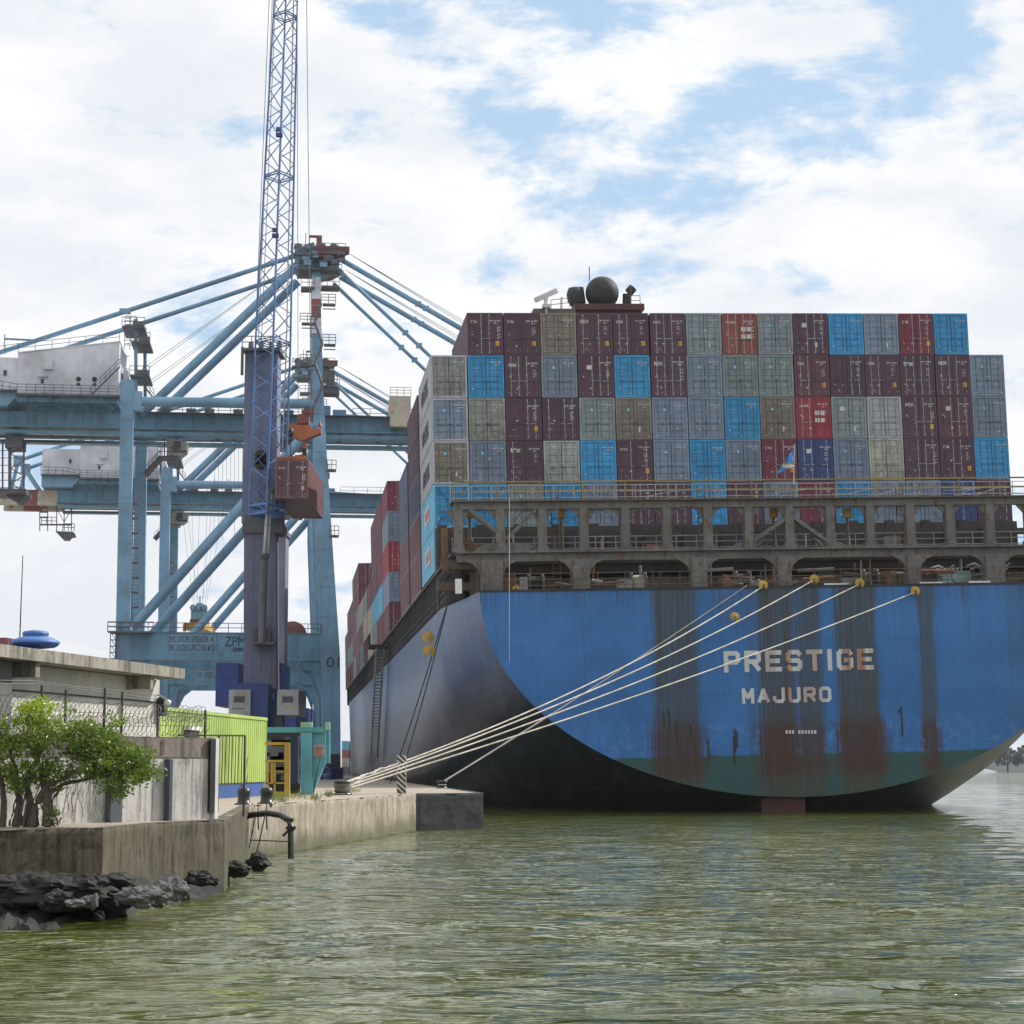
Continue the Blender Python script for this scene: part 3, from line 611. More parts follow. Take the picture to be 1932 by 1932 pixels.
for tier in (0, 1):
    r = [o for o in col.objects if o.get('label', '').startswith('bright blue container') and (('left bottom' in o['label']) if tier == 0 else ('first from left in row behind' in o['label']))][0]
    m = MB(); x0, x1 = -CW / 2 - .016, -CW / 2 - .004
    m.box(x0, x1, 3.6, 8.4, .95, 2.1); p = m.build('side_emblem', WP, r); m = MB(); x0 -= .006
    for i in range(4): m.box(x0, x1 - .02 + .02, 3.9 + i * 1.1, 4.6 + i * 1.1, 1.2, 1.85)
    m.build('side_lettering', RP, p)
# the stacks further forward, their sides showing along the quay
BAYS = [(31.0, 'PMNPP', 5), (44.7, 'PbDPPP', 4), (75.5, 'PbRDr', 5), (89.0, 'PPPSg', 5), (101.5, 'PPPgT', 5), (114.5, 'TGP', 3), (127.5, 'gTP', 3), (140.5, 'PTg', 3), (153.5, 'PPrPG', 5), (166.5, 'PgPTP', 5), (180, 'PPGP', 4), (193.5, 'PPPr', 4), (207, 'DPP', 3)]
SIDE = {0: 'PPDMM', 1: 'PPDD', 2: 'PbRbC', 3: 'PSPPP', 4: 'gSPPP', 5: 'TTP', 6: 'PTg', 7: 'gPT', 8: 'PPgCP', 9: 'gPPPP', 10: 'PgPP', 11: 'PgPP', 12: 'PDP'}
for bi, (v, _, n) in enumerate(BAYS):
    for t in range(n):
        k = SIDE[bi][t] if t < len(SIDE[bi]) else 'P'
        Mx = SHIP @ Matrix.Translation((-18.75 + random.uniform(-.02, .02), v, W0 - .1 + t * TP))
        lab = '%s container on the ship quay side, %s stack forward, %s tier up' % (COLS[k][2], ORD[bi + 1], ORD[t])
        r = container(k, Mx, lab, 'containers along the quay side of the ship', (), full=(bi in (2, 5, 8, 10, 12)))
        if bi in (2, 8, 10) :
            Mx = SHIP @ Matrix.Translation((-16.25, v + .1, W0 - .1 + t * TP)); k2 = {2: 'PbRDP', 8: 'PgPPr', 10: 'PPPP'}[bi][t]
            container(k2, Mx, '%s container one row inboard, %s stack forward, %s tier up' % (COLS[k2][2], ORD[bi + 1], ORD[t]), 'containers along the quay side of the ship')


# ------------------------------------------------------------------ frames, platforms and gear at the stern of the ship
def stern_gear():
    M['dullyellow'] = paint('faded_yellow_rail', (.30, .22, .06), .6, dirt=.5, rust=.4)
    for k_, c_ in (('tan', (.26, .20, .14)), ('rusty', (.25, .12, .07)), ('steel_grey', (.28, .29, .28)), ('dark', (.07, .07, .07))): M['lock_' + k_] = paint('locker_' + k_, c_, .7, dirt=.5, rust=.5)  # steel colours copied lighter, to brighten the lockers standing in shade
    M['deep'] = paint('grimy_brown_steel', (.05, .042, .036), .8, dirt=.5, rust=.3)
    SG = M['steel_grey']
    fr = MB()
    # upper frame, plane v = 2.5
    V = 2.5
    zt = sp(1400, 950, V).z; zt0 = sp(1400, 957, V).z; zm1 = sp(1400, 1036, V).z; zm0 = sp(1400, 1055, V).z
    x0, x1 = sp(857, 950, V).x, 21.2
    fr.box(x0, x1, V - .2, V + .3, zt0, zt + .22); frame = fr.build('lashing_frame', SG, ship)
    mb = MB(); mb.box(x0 + .1, x1, V - .45, V + .5, zm0, zm1 - .12); mb.box(x0, x1, V - .75, V + .6, zm1 - .12, zm1)
    mb.build('cross_beam', SG, frame)
    us = [sp(864.5, 1000, V).x + 2.5 * k for k in range(17)]
    pm = MB().box(-.26, .26, -.25, .25, zm1, zt0 - .002).box(-.34, .34, -.3, .3, zm1, zm1 + .3)
    pm.add([(-.26, -.05, zt0), (-.8, -.05, zt0), (-.26, -.05, zt0 - .6), (-.26, .05, zt0), (-.8, .05, zt0), (-.26, .05, zt0 - .6)], [(0, 1, 2), (3, 5, 4), (0, 3, 4, 1), (1, 4, 5, 2)])
    pm.add([(.26, -.05, zt0), (.8, -.05, zt0), (.26, -.05, zt0 - .6), (.26, .05, zt0), (.8, .05, zt0), (.26, .05, zt0 - .6)], [(0, 2, 1), (3, 4, 5), (0, 1, 4, 3), (1, 2, 5, 4)])
    pme = pm.mesh('post', SG)
    for u in us: inst('post', pme, frame, (u, V, 0))
    # back row of posts, plane v = 14
    V2 = 14.2; bk = MB(); bk.box(x0, x1, V2, V2 + .4, W0 + TP - 1.2, W0 + TP - .8); bk.box(x0, x1, V2 - .3, V2 + .4, W0 + .2, W0 + .7)
    for u in us: bk.box(u - .3, u + .3, V2 + .01, V2 + .38, WD, W0 + TP - .2)
    bk.build('container_support', M['deep'], frame)
    fl = MB(); fl.box(-20, 20, 5.0, 13, zm1 - .5, zm1 - .35)
    for k in range(9): fl.box(-20, 20, 5.2 + k * .95, 5.5 + k * .95, zm1 - 1.0, zm1 - .5)
    fl.box(-19.9, 19.9, 16.2, 17.0, WD, W0 + TP - .1); fl.build('hatch_platform', M['deep'], frame)
    dk = MB(); dk.box(-17.4, 17.4, 13.0, 13.4, W0 + .8, W0 + TP - 1.3)
    for k in range(14): dk.box(-16.6 + 2.5 * k, -15.6 + 2.5 * k, 12.2, 12.9, W0 + .7, W0 + 1.6 + random.random() * .7)
    dk.build('lashing_boxes', M['dark'], frame)
    # V shaped braces
    for pts in (((885, 962), (955, 1018), (1010, 962)), ((1408, 1030), (1490, 972), (1572, 1030))):
        P = [sp(x, y, V) for x, y in pts]; b = MB()
        for a, c in ((P[0], P[1]), (P[1], P[2])): b.beam((a.x, V + .1, a.z), (c.x, V + .1, c.z), .22, .62, up=(0, 1, 0))
        if pts[0][1] < 1000: b.prism([(P[1].x - 1.3, V - .04, P[1].z - .2), (P[1].x + 1.3, V - .04, P[1].z - .2), (P[1].x + 2.1, V - .04, zm1), (P[1].x - 2.1, V - .04, zm1)], (0, .3, 0))
        else: b.prism([(P[0].x - .5, V - .04, P[0].z + .2), (P[0].x + 1.2, V - .04, P[0].z + .5), (P[0].x + .6, V - .04, zm1), (P[0].x - 1.2, V - .04, zm1)], (0, .3, 0)).prism([(P[2].x + .5, V - .04, P[2].z + .2), (P[2].x - 1.2, V - .04, P[2].z + .5), (P[2].x - .6, V - .04, zm1), (P[2].x + 1.2, V - .04, zm1)], (0, .3, 0))
        b.build('brace', SG, frame)
    # walkway and its railings on top
    wk = MB(); zr = sp(1400, 943, V).z; wk.box(x0 - .2, x1, V - .5, V + 1.4, zr - .02, zr + .06); wk.build('walkway', M['tan'], frame)
    rl = MB(); rl.rail([(x0 - .1, V - .45, zr + .06), (x1, V - .45, zr + .06)], 1.1, 2.5, .03, 1); rl.beam((x0 - .1, V - .45, zr + 1.15), (x1, V - .45, zr + 1.15), .09); rl.build('railing', M['dullyellow'], frame)
    rl = MB(); rl.rail([(x0 - .1, V + 1.3, zr + .06), (x1, V + 1.3, zr + .06)], 1.1, 1.25, .02, 2)
    for k in range(15):
        a = random.uniform(x0, x1 - 2); rl.beam((a, V + 1.0, zr + .1 + random.random() * .5), (a + 1.8, V + 1.0, zr + .2 + random.random() * .8), .035)
    rl.build('railing', M['galv'], frame)
    rl = MB(); rl.rail([(x0, 4.5, zm1), (x1, 4.5, zm1)], 1.1, 1.25, .025, 2); rl.build('railing', M['galv'], frame)
    # lashing rods crossing the front of the lower containers
    ls = MB()
    for c in range(16):
        u = -20 + 2.5 * (c + .5)
        for s in (-1, 1): ls.tube((u - s * 1.05, VC - .12, W0 + TP + .1), (u + s * 1.0, VC - .08, W0 + 2 * TP - .2), .018, 5)
    ls.build('lashing_rods', M['dark'], frame)
    # extra yellow lamp posts standing between the posts
    for x, y in ((888, 975), (1052, 975), (1490, 968)):
        pass
    for (x, y, vv) in ((886, 975, 4), (1059, 975, 3.6), (2019 / 1.553 + 700 - 700 + 0, 0, 0), (1459, 975, 3.6), (1598, 975, 3.6), (1864, 975, 3.6), (1254 + 2, 975, 3.6)):
        if not y: continue
        p = sp(x, y, vv); a = MB(); a.tube((p.x, vv, zm1), (p.x, vv, p.z), .09, 8); a.build('lamp_post', M['tan'], frame)
        a = MB(); a.box(p.x - .22, p.x + .22, vv - .3, vv + .2, p.z - .05, p.z + .5); a.build('floodlight', M['yellow'], frame)
    # lower legs with arched gussets, plane v = 1.2
    V = 1.2; low = MB(); zl = zm0; L = [(929, 40), (1097, 31), (1320, 30), (1481, 26), (1726, 26), (1879, 37), (2040, 30)]
    for i, (x, w) in enumerate(L):
        u = sp(x, 1080, V).x; hw = w / 32.2 / 2; lg = MB(); lg.box(u - hw, u + hw, V, V + .9, WD, zl)
        for s in (-1, 1):
            P = [(u + s * hw, V + .2, zl), (u + s * (hw + .95), V + .2, zl), (u + s * (hw + .5), V + .2, zl - .2), (u + s * (hw + .18), V + .2, zl - .5), (u + s * hw, V + .2, zl - .95)]
            if s > 0: P = P[::-1]
            lg.prism(P, (0, .25, 0))
        lg.build('leg', SG, frame)
    cb = MB(); cb.box(sp(833, 1070, V).x, 21, V + 3.2, V + 3.8, zl - 1.45, zl - .95); cb.build('cross_beam', M['tan'], frame)
    w = MB(); w.box(-19.6, 19.6, 9.5, 9.8, WD, zl - .9)
    for k in range(18): w.box(-19 + 2.15 * k, -18.8 + 2.15 * k, 9.3, 9.5, WD, zl - .9)
    w.build('bulkhead', M['deep'], frame)
    for k, (x, wd, c) in enumerate(((960, 30, 'rusty'), (1045, 26, 'steel_grey'), (1120, 24, 'steel_grey'), (1290, 22, 'tan'), (1350, 34, 'tan'), (1460, 20, 'rusty'), (1560, 34, 'steel_grey'), (1630, 22, 'dark'), (1770, 20, 'dark'), (1010, 70, 'tan'), (1150, 30, 'rusty'), (1180, 26, 'steel_grey'), (1245, 60, 'tan'), (1385, 26, 'rusty'), (1420, 60, 'dark'), (1516, 30, 'steel_grey'), (1600, 60, 'tan'), (1665, 40, 'rusty'), (1690, 36, 'tan'), (1750, 40, 'rusty'), (1800, 46, 'steel_grey'), (1845, 30, 'tan'), (1918, 40, 'tan'))):
        u = sp(x, 1090, 6).x; hw = wd / 62; b = MB(); hh = random.uniform(1.0, 2.0)
        b.box(u - hw, u + hw, 6 + random.random() * 2, 8.6, WD, WD + hh); b.box(u - hw * .8, u + hw * .6, 5.6, 6, WD + .1, WD + hh * .6)
        b.build('deck_locker', M['lock_' + c], frame)
    rp = random.Random(5); PB = M['lock_rusty']; PG = M['lock_steel_grey']
    for k in range(70):
        u = rp.uniform(-17.5, 18.5); y_ = rp.uniform(2.2, 5.4); lv = rp.random()
        b = MB()
        if lv < .45: z_ = rp.uniform(WD + .2, zl - .4); b.tube((u, y_, z_), (u + rp.uniform(.6, 2.4), y_ + rp.uniform(-.2, .4), z_ + rp.uniform(-.25, .25)), rp.uniform(.04, .13), 7)
        elif lv < .7: b.tube((u, y_, WD), (u, y_, zl - .1), rp.uniform(.03, .10), 7)
        elif lv < .85: b.lathe((u, y_, WD + rp.uniform(.3, .6)), [(.1, -.3), (.38, -.3), (.38, -.2), (.25, -.15), (.25, .15), (.38, .2), (.38, .3), (.1, .3)], 14, 'x' if rp.random() < .5 else 'y')
        else: b.cbox((u, y_, WD + .5), rp.uniform(.3, 1.1), .5, rp.uniform(.6, 1.3))
        b.build(('pipe' if lv < .7 else 'roller' if lv < .85 else 'deck_box'), PB if rp.random() < .45 else PG, frame)
    for k in range(34):
        u = rp.uniform(-19.5, 19.5); y_ = rp.uniform(3.2, 11); b = MB(); h_ = rp.uniform(.5, 2.2)
        if rp.random() < .5: b.tube((u, y_, zm1 - .3), (u, y_, zm1 + h_), .05, 6)
        else: b.cbox((u, y_, zm1 + h_ / 4), rp.uniform(.3, 1.0), .5, h_ / 2)
        b.build('lashing_gear', PB if rp.random() < .5 else PG, frame)
    # vertical ladders from the mooring deck to the walkway
    for x in (1048, 1325, 1700):
        p = sp(x, 1000, 3.4).x; b = MB()
        for s in (-.22, .22): b.tube((p + s, 3.4, WD), (p + s, 3.4, zt + 1.2), .035, 6)
        zz = WD + .3
        while zz < zt + 1: b.tube((p - .22, 3.4, zz), (p + .22, 3.4, zz), .022, 5); zz += .33
        b.build('deck_ladder', M['rusty'], frame)
    # mooring winches: drum between flanges, motor and base
    for x in (1203, 1640, 1010, 1400, 1790):
        c = sp(x, 1096, 4.2); wn = MB(); r = .52
        for dx in (-.42, .42): wn.lathe((c.x + dx, 4.2, WD + .72), [(.15, -.06), (.72, -.06), (.72, .06), (.15, .06)], 20, 'x')
        wn.build('winch', M['steel_grey'], ship); w_ = bpy.data.objects[-1] if False else None
        d = MB(); d.lathe((c.x, 4.2, WD + .72), [(r, -.36), (r, .36)], 18, 'x'); d.build('winch_drum', M['rope'] if x == 1203 else M['dark'], ship)
        d = MB(); d.box(c.x + .5, c.x + 1.2, 3.9, 4.6, WD, WD + .95); d.box(c.x - .8, c.x + .9, 3.7, 4.8, WD, WD + .14); d.build('winch_motor', M['tan'], ship)
    # bright clutter seen right of the sixth leg
    cl = MB(); p = sp(1805, 1080, 3)
    cl.box(p.x - .9, p.x + .9, 3.0, 4.0, WD, WD + 1.1); cl.lathe((p.x, 2.9, WD + .75), [(.35, -.05), (.35, .05)], 14, 'y'); cl.build('hydraulic_unit', paint('pale_green_machine', (.30, .40, .38), .4, dirt=.5), ship)
    cl = MB()
    for i in range(8):
        a = Vector((p.x - 2 + random.random() * 4, 2.9, WD + .9 + random.random() * .6)); cl.path([a, a + Vector((.5, 0, .15)), a + Vector((1.1, .1, -.1)), a + Vector((1.5, 0, .2))], .05, 5)
    cl.build('hose_coils', M['letterwhite'], ship)
    # rail along the deck edge
    rl = MB(); rl.rail([(-18.2, .3, WD), (19, .3, WD)], 1.05, 1.6, .022, 2); rl.build('railing', M['tan'], ship)
    for x0_, x1_ in ((1555, 1600), (1735, 1778), (1828, 1868)):
        a, c = sp(x0_, 1105, .1), sp(x1_, 1105, .1); b = MB(); b.box(a.x, c.x, .02, .16, WD + .1, WD + .2); b.build('fairlead_plate', M['white'], ship)
    # left corner: rusty braces, side support
    b = MB(); P = [sp(x, y, 3.0) for x, y in ((838, 998), (838, 1068), (832, 1066), (918, 1066), (848, 1000), (925, 1058), (862, 1005))]
    b.box(P[0].x - .18, P[0].x + .18, 2.6, 3.0, WD + 1.5, P[0].z); b.beam(P[4], P[5], .5, .35, up=(0, 1, 0)); b.build('corner_brace', M['rusty'], frame)
    b = MB(); b.beam(P[2], P[3], .5, .5); b.box(P[3].x - .2, P[3].x + .1, 2.8, 3.1, WD, P[3].z)
    b.box(-18.9, -16.2, 3.5, 3.7, WD, P[3].z - .4); b.box(-18.6, -18.2, 2.6, 3, WD, P[3].z - .2); b.build('corner_platform', M['tan'], frame)
    b = MB(); p = sp(865, 1098, 1.0); b.box(p.x - .18, p.x + .18, .8, 1.2, WD, WD + .85); b.build('white_locker', M['white'], ship)
    # girders and stanchions below the side containers
    st = MB(); sdk = paint('dark_grey_side_girder', (.07, .075, .085), .7, dirt=.5, rust=.3)
    st.box(-19.3, -19.0, 6, 215, WD, W0 - .15); st.box(-20.0, -17.5, 4, 215, W0 - .32, W0 - .14)
    y = 5.0
    while y < 215:
        st.box(-19.9, -19.3, y, y + .14, WD, W0 - .32); y += 1.55
    st.build('side_girder', sdk, ship)
    rl = MB(); rl.rail([(-19.85, 8, WD), (-19.85, 210, WD)], 1.0, 3, .03, 1); rl.build('railing', M['tan'], ship)
    # accommodation ladder hanging along the side
    top, bot = su(724, 1222, -20.5), su(712, 1428, -20.5); ld = MB()
    for dx in (-.0, -.7):
        for dy in (-.9, .9): ld.beam((top.x + dx, top.y + dy, top.z), (bot.x + dx, bot.y + dy, bot.z), .12)
    n = 34
    for i in range(n + 1):
        p = top.lerp(bot, i / n); ld.beam((p.x - .35, p.y - .9, p.z), (p.x - .35, p.y + .9, p.z), .62, .07)
    for i in range(n): 
        p, q = top.lerp(bot, i / n), top.lerp(bot, (i + 1) / n); s = 1 if i % 2 else -1; ld.beam((p.x - .7, p.y - s * .9, p.z), (q.x - .7, q.y + s * .9, q.z), .06)
    ld.build('accommodation_ladder', M['galv'], ship)
    pf = MB(); pf.box(top.x - 1.5, top.x + .4, top.y - 3, top.y + 3, top.z, top.z + .15); pf.rail([(top.x - 1.4, top.y - 3, top.z + .15), (top.x - 1.4, top.y + 3, top.z + .15)], 1.1, 1, .03); pf.build('ladder_platform', M['dark'], ship)
    # funnel casing with its exhaust domes, radar scanner
    vf = 62; z0 = 20
    f = MB(); a, c = sp(1088, 575, vf), sp(1208, 588, vf); f.box(a.x, c.x, vf, vf + 8, z0, a.z - .2); f.box(a.x - .3, a.x + 6.2, vf - .5, vf + 7, a.z - .55, a.z)
    f.build('funnel', paint('dark_red_funnel', (.10, .025, .03), .6, dirt=.4), ship)
    dm = MB(); c = sp(1136, 553, vf + 1); r = 1.55
    pr = [(r * math.cos(t), r * math.sin(t)) for t in [R(k) for k in range(-70, 91, 10)]]; dm.lathe(c, [(max(.02, q[0]), q[1]) for q in pr], 24); dm.tube((c.x, c.y, a.z - .2), (c.x, c.y, c.z - 1.2), 1.0, 16)
    dm.build('exhaust_dome', M['dark'], ship)
    e = MB(); c = sp(1085, 557, vf + 1); e.lathe(c, [(.3, -1.2), (.72, -.6), (.8, .1), (.6, .65), (.3, .5), (.05, .45)], 14); c = sp(1094, 552, vf + 1); e.tube((c.x, c.y, c.z - 1), (c.x - .1, c.y, c.z + .45), .55, 12, .45); e.build('exhaust_cowl', M['dark'], ship)
    e = MB(); c = sp(1183, 575, vf + 1); d_ = sp(1183, 556, vf + 1); k_ = sp(1194, 543, vf + 1); e.path([c, d_, d_.lerp(k_, .3), k_], .42, 12); e.build('exhaust_pipe', M['dark'], ship)
    e = MB()
    for x, y0, y1 in ((1112, 530, 503), (1190, 575, 540), (1210, 585, 572), (1060, 582, 560)): e.tube(sp(x, y0, vf), sp(x, y1, vf), .05, 5)
    e.rail([sp(1040, 584, vf), sp(1075, 580, vf)], .9, .8, .025); e.rail([sp(1140, 576, vf) + Vector((2, 0, 0)), sp(1208, 576, vf)], .9, 1, .025); e.build('aerials', M['tan'], ship)
    vr = 58; rd = MB(); b0, b1 = sp(1009, 567, vr), sp(1051, 548, vr); rd.beam(b0, b1, .3, .42); mid = (b0 + b1) / 2; rd.tube(mid + Vector((0, 0, -.9)), mid, .2, 8); rd.cbox(mid + Vector((0, 0, -1)), .7, .7, .3); rd.tube(mid + Vector((0, 0, -12)), mid + Vector((0, 0, -1)), .12, 8)
    rd.build('radar_scanner', M['letterwhite'], ship)
    rb = MB(); q = sp(1040, 580, vr); rb.box(q.x - 1.6, q.x + 2.2, vr, vr + 2, q.z - 9, q.z - .1); rb.cbox((mid.x, mid.y, mid.z - 1.9), 1.2, 1, .3); rb.build('radar_platform', M['tan'], ship)
    # flagstaff
    a, c = sp(1497, 905, 1.5), sp(1499, 838, 1.5); fs = MB().tube((a.x, 1.5, a.z - .3), (c.x, 1.5, c.z), .045, 6); fs.build('flagstaff', M['galv'], ship)
    # hull fittings: vertical line and small fender marks at the left side of the transom
    a = sp(961, 940, -.4); c = sp(961, 1250, -.4); ln = MB().tube(a, c, .018, 5); o = ln.build('hanging_line', M['letterwhite']); o.matrix_world = SHIP; tag(o, 'thin pale line hanging down the left part of the transom', 'rope')
stern_gear()
def flag():
    blue = paint('flag_blue', (.09, .34, .78), .8, dirt=.05, streak=0); white = paint('flag_white', (.75, .75, .72), .8, dirt=0, streak=0); org = paint('flag_orange', (.70, .28, .06), .8, dirt=0, streak=0)
    a = sp(1498, 845, 1.5); nx, nz = 12, 22; m = MB(); W, H = 1.25, 1.15; P = []
    for j in range(nz + 1):
        for i in range(nx + 1):
            s, t = i / nx, j / nz; droop = s * (.55 + .45 * t)
            P.append((a.x - s * W * (.25 + .62 * min(1, t * 1.15)), 1.5 + .13 * math.sin(s * 9 + t * 3), a.z - t * H * .95 - droop * .75 * (1 - .35 * t)))
    for j in range(nz):
        for i in range(nx):
            s, t = (i + .5) / nx, (j + .5) / nz; d = t - (1 - s * .62); m.mi = m.mi
            m.cur = 2 if -.05 - s * .05 < d <= 0 else (1 if 0 < d < .14 + s * .10 else 0)
            k = j * (nx + 1) + i; m.add([P[k], P[k + 1], P[k + nx + 2], P[k + nx + 1]], [(0, 1, 2, 3)], True)
    o = m.build('flag', [blue, white, org]); o.matrix_world = SHIP; tag(o, 'blue flag with orange and white diagonal stripes drooping from the stern staff', 'flag')
    md = o.modifiers.new('thickness', 'SOLIDIFY'); md.thickness = .01
flag()

# ------------------------------------------------------------------ mooring lines and rat guards
def sag(a, b, s, n=18):
    return [a.lerp(b, i / n) - Vector((0, 0, s * 4 * (i / n) * (1 - i / n))) for i in range(n + 1)]
B1 = ground(646, 1500, QZ); B1.z = QZ + .36
B2 = at(834, 1487, 104.0); B2.z = QZ + .3
tops = [SHIP @ sp(1440, 1106, -.1), SHIP @ sp(1536, 1094, -.1), SHIP @ sp(1622, 1102, -.1), SHIP @ sp(1727, 1117, -.1)]
NM = ['running highest to the leftmost transom guard', 'second highest, to the guard above letters ST', 'third down, to the guard above letter G', 'lowest, running to the rightmost yellow guard']
for i, t in enumerate(tops):
    e = B1 + Vector((.12 * i, .05 * i, .12 - .06 * i)); m = MB(); pts = sag(e, t, .8 - .15 * i, 24); m.path(pts, .038, 6)
    o = m.build('mooring_rope', M['rope'], inv=Matrix.Translation(-e)); o.location = e; tag(o, 'pale mooring rope from the big bollard, ' + NM[i], 'rope', 'mooring ropes from the quay to the stern')
for i, (x, y) in enumerate(((1410, 1104),)):
    t = SHIP @ sp(x, y, -.1); m = MB(); pts = sag(B2, t, .15, 24); k = 8; m.path(pts[:k + 1], .05, 6); m.path(pts[k:], .028, 6)
    o = m.build('mooring_rope', M['rope'], inv=Matrix.Translation(-B2)); o.location = B2; tag(o, 'thin mooring rope rising steeply from the small bollard near the quay end', 'rope', 'mooring ropes from the quay to the stern')
fl = su(842, 1146, -20.2); 
for i, (xb, yb) in enumerate(((736, 1478), (752, 1478))):
    a = SHIP @ (fl + Vector((0, -.6 * i, 0))); b = at(xb, yb, 118 + 8 * (1 - i)); m = MB(); m.path(sag(b, a, .3), .04, 6)
    o = m.build('spring_line', M['darkrope'], inv=Matrix.Translation(-b)); o.location = b; tag(o, 'dark spring line down the grey blue hull side, %s of the two' % ('left' if i == 0 else 'right'), 'rope', 'spring lines')
def rat_guard(c, nrm, r, lab):
    c = Vector(c); q = Vector(nrm).normalized().to_track_quat('Y', 'Z').to_matrix().to_4x4(); m = MB(); n = 22; P = []; F = []
    for y, rr in ((-.03, 1), (.03, 1)):
        for i in range(n + 1):
            t = R(-70) + R(320) * i / n
            P += [(r * math.cos(t), y, r * math.sin(t)), (.18 * r * math.cos(t), y + (.08 if y > 0 else .08), .18 * r * math.sin(t))]
    k = 2 * (n + 1)
    for i in range(n): F += [(2 * i, 2 * i + 1, 2 * i + 3, 2 * i + 2), (k + 2 * i + 2, k + 2 * i + 3, k + 2 * i + 1, k + 2 * i), (2 * i, 2 * i + 2, k + 2 * i + 2, k + 2 * i)]
    m.add(P, F); o = m.build('rat_guard', M['yellow']); o.matrix_world = Matrix.Translation(c) @ q; tag(o, lab, 'rat guard', 'yellow rat guards on the mooring lines')
dirn = (B1 - tops[0]).normalized()
for (x, y), l in zip(((1440, 1104), (1536, 1093), (1622, 1100), (1727, 1115), (1386, 1164)), ('yellow rat guard at deck edge left of the long rust band', 'orange yellow rat guard at deck edge above the letters ST', 'bright yellow rat guard at deck edge above letter G', 'rightmost yellow rat guard, just below the deck edge', 'orange rat guard part way down the second rope from top')):
    v_ = -.25 if y < 1150 else -2.5
    rat_guard(SHIP @ sp(x, y, v_), Vector((.1, -1, .1)), .28, l)
for (x, y), l in zip(((975, 1111),), ('yellow rat guard on the mooring deck at the left end of the transom',)): rat_guard(SHIP @ sp(x, y, 1.0), (0, -1, 0), .25, l)
for (x, y), l in zip(((808, 1203), (810, 1228)), ('upper orange rat guard on the spring lines by the hull side', 'lower orange rat guard on the spring lines by the hull side')): rat_guard(SHIP @ su(x, y, -21.2), (0, -1, .2), .38, l)

# ------------------------------------------------------------------ ship to shore gantry cranes
CO = Vector(((627 - 966) / 3747 * 240, 240, QZ))
CR = Matrix.Translation(CO) @ Matrix.Rotation(YAW, 4, 'Z'); CRI = CR.inverted()
def cp(x, y, b):
    o = CRI @ Vector((0, 0, HC)); d = CRI.to_3x3() @ ray(x, y); t = (b - o.y) / d.y
    return o + d * t
CB = paint('sky_blue_crane_paint', (0.165, 0.315, 0.46), 0.42, dirt=0.28, rust=0.12, streak=0.35, sc=0.35, dirtc=(0.05, 0.09, 0.11))
CBD = paint('blue_crane_girder', (0.115, 0.265, 0.385), 0.45, dirt=0.4, rust=0.2, streak=0.6, sc=0.35, dirtc=(0.035, 0.06, 0.07))
MH = paint('white_machinery_house', (0.60, 0.62, 0.68), 0.5, dirt=0.12, rust=0.1, streak=0.25, sc=.5, dirtc=(.3, .28, .27))
RB = paint('oxide_red_crane_paint', (0.22, 0.07, 0.06), 0.6, dirt=0.4, rust=0.3, sc=.5); DKB = paint('dark_walkway_steel', (.105, .11, .13), .6, dirt=.4, rust=.3)
CABM = paint('cream_cab_paint', (.45, .43, .38), .5, dirt=.3, rust=.2); BEI = paint('beige_crane_box', (.50, .44, .36), .6, dirt=.3, rust=.45, sc=.4)
LET = paint('dark_painted_lettering', (.02, .04, .07), .6, dirt=0, streak=0); LETW = paint('faded_dark_lettering', (.04, .08, .13), .6, dirt=0, streak=0); LETB = paint('white_lettering_panel', (.17, .31, .43), .6, dirt=.3, streak=.1)
def crane_small(root, shift=0.0):
    """operator cab with its stair and the hanging platform below the girder"""
    c0, c1 = cp(300, 829, 12), cp(357, 829, 12); zt, zb = c0.z, cp(300, 868, 12).z
    m = MB(); x0, x1 = c0.x + shift, c1.x + shift
    m.box(x0 + 1.1, x1 - .9, 10.5, 13.2, zb + .4, zt - .2); m.prism([(x1 - .9, 10.5, zt - .3), (x1 - .1, 10.5, zt - .6), (x1 - .2, 10.5, zb + 1.0), (x1 - .9, 10.5, zb + .4)], (0, 2.7, 0))
    cab = m.build('operator_cab', CABM, root)
    m = MB(); m.box(x0 + 1.8, x0 + 2.5, 10.46, 10.49, zb + 1.0, zb + 1.7); m.box(x1 - 1.9, x1 - .95, 10.44, 10.48, zb + 1.2, zt - .5); m.box(x1 - 1.85, x1 - .2, 10.5 - .06, 10.48, zb + .75, zb + 1.1); m.build('cab_window', M['glass'], cab)
    m = MB(); m.box(x0, x1 - 1.4, 10.2, 13.6, zb + .1, zb + .3); m.rail([(x0, 10.2, zb + .3), (x0 + 1.8, 10.2, zb + .3)], 1.1, .8, .035)
    m.beam((x0 + .3, 11, zb), (x0 - 1.6, 11, zb - 2.2), .12, .8); m.beam((x0 + .8, 10.6, zt + .5), (x0 + .8, 10.6, zb), .12); m.beam((x0 + 2, 13, zt + .5), (x0 + 2, 13, zb), .12)
    m.rail([(x0 - 1.6, 10.6, zb - 2.2), (x0 + .3, 10.6, zb)], 1, .8, .03); m.build('cab_platform', DKB, cab)
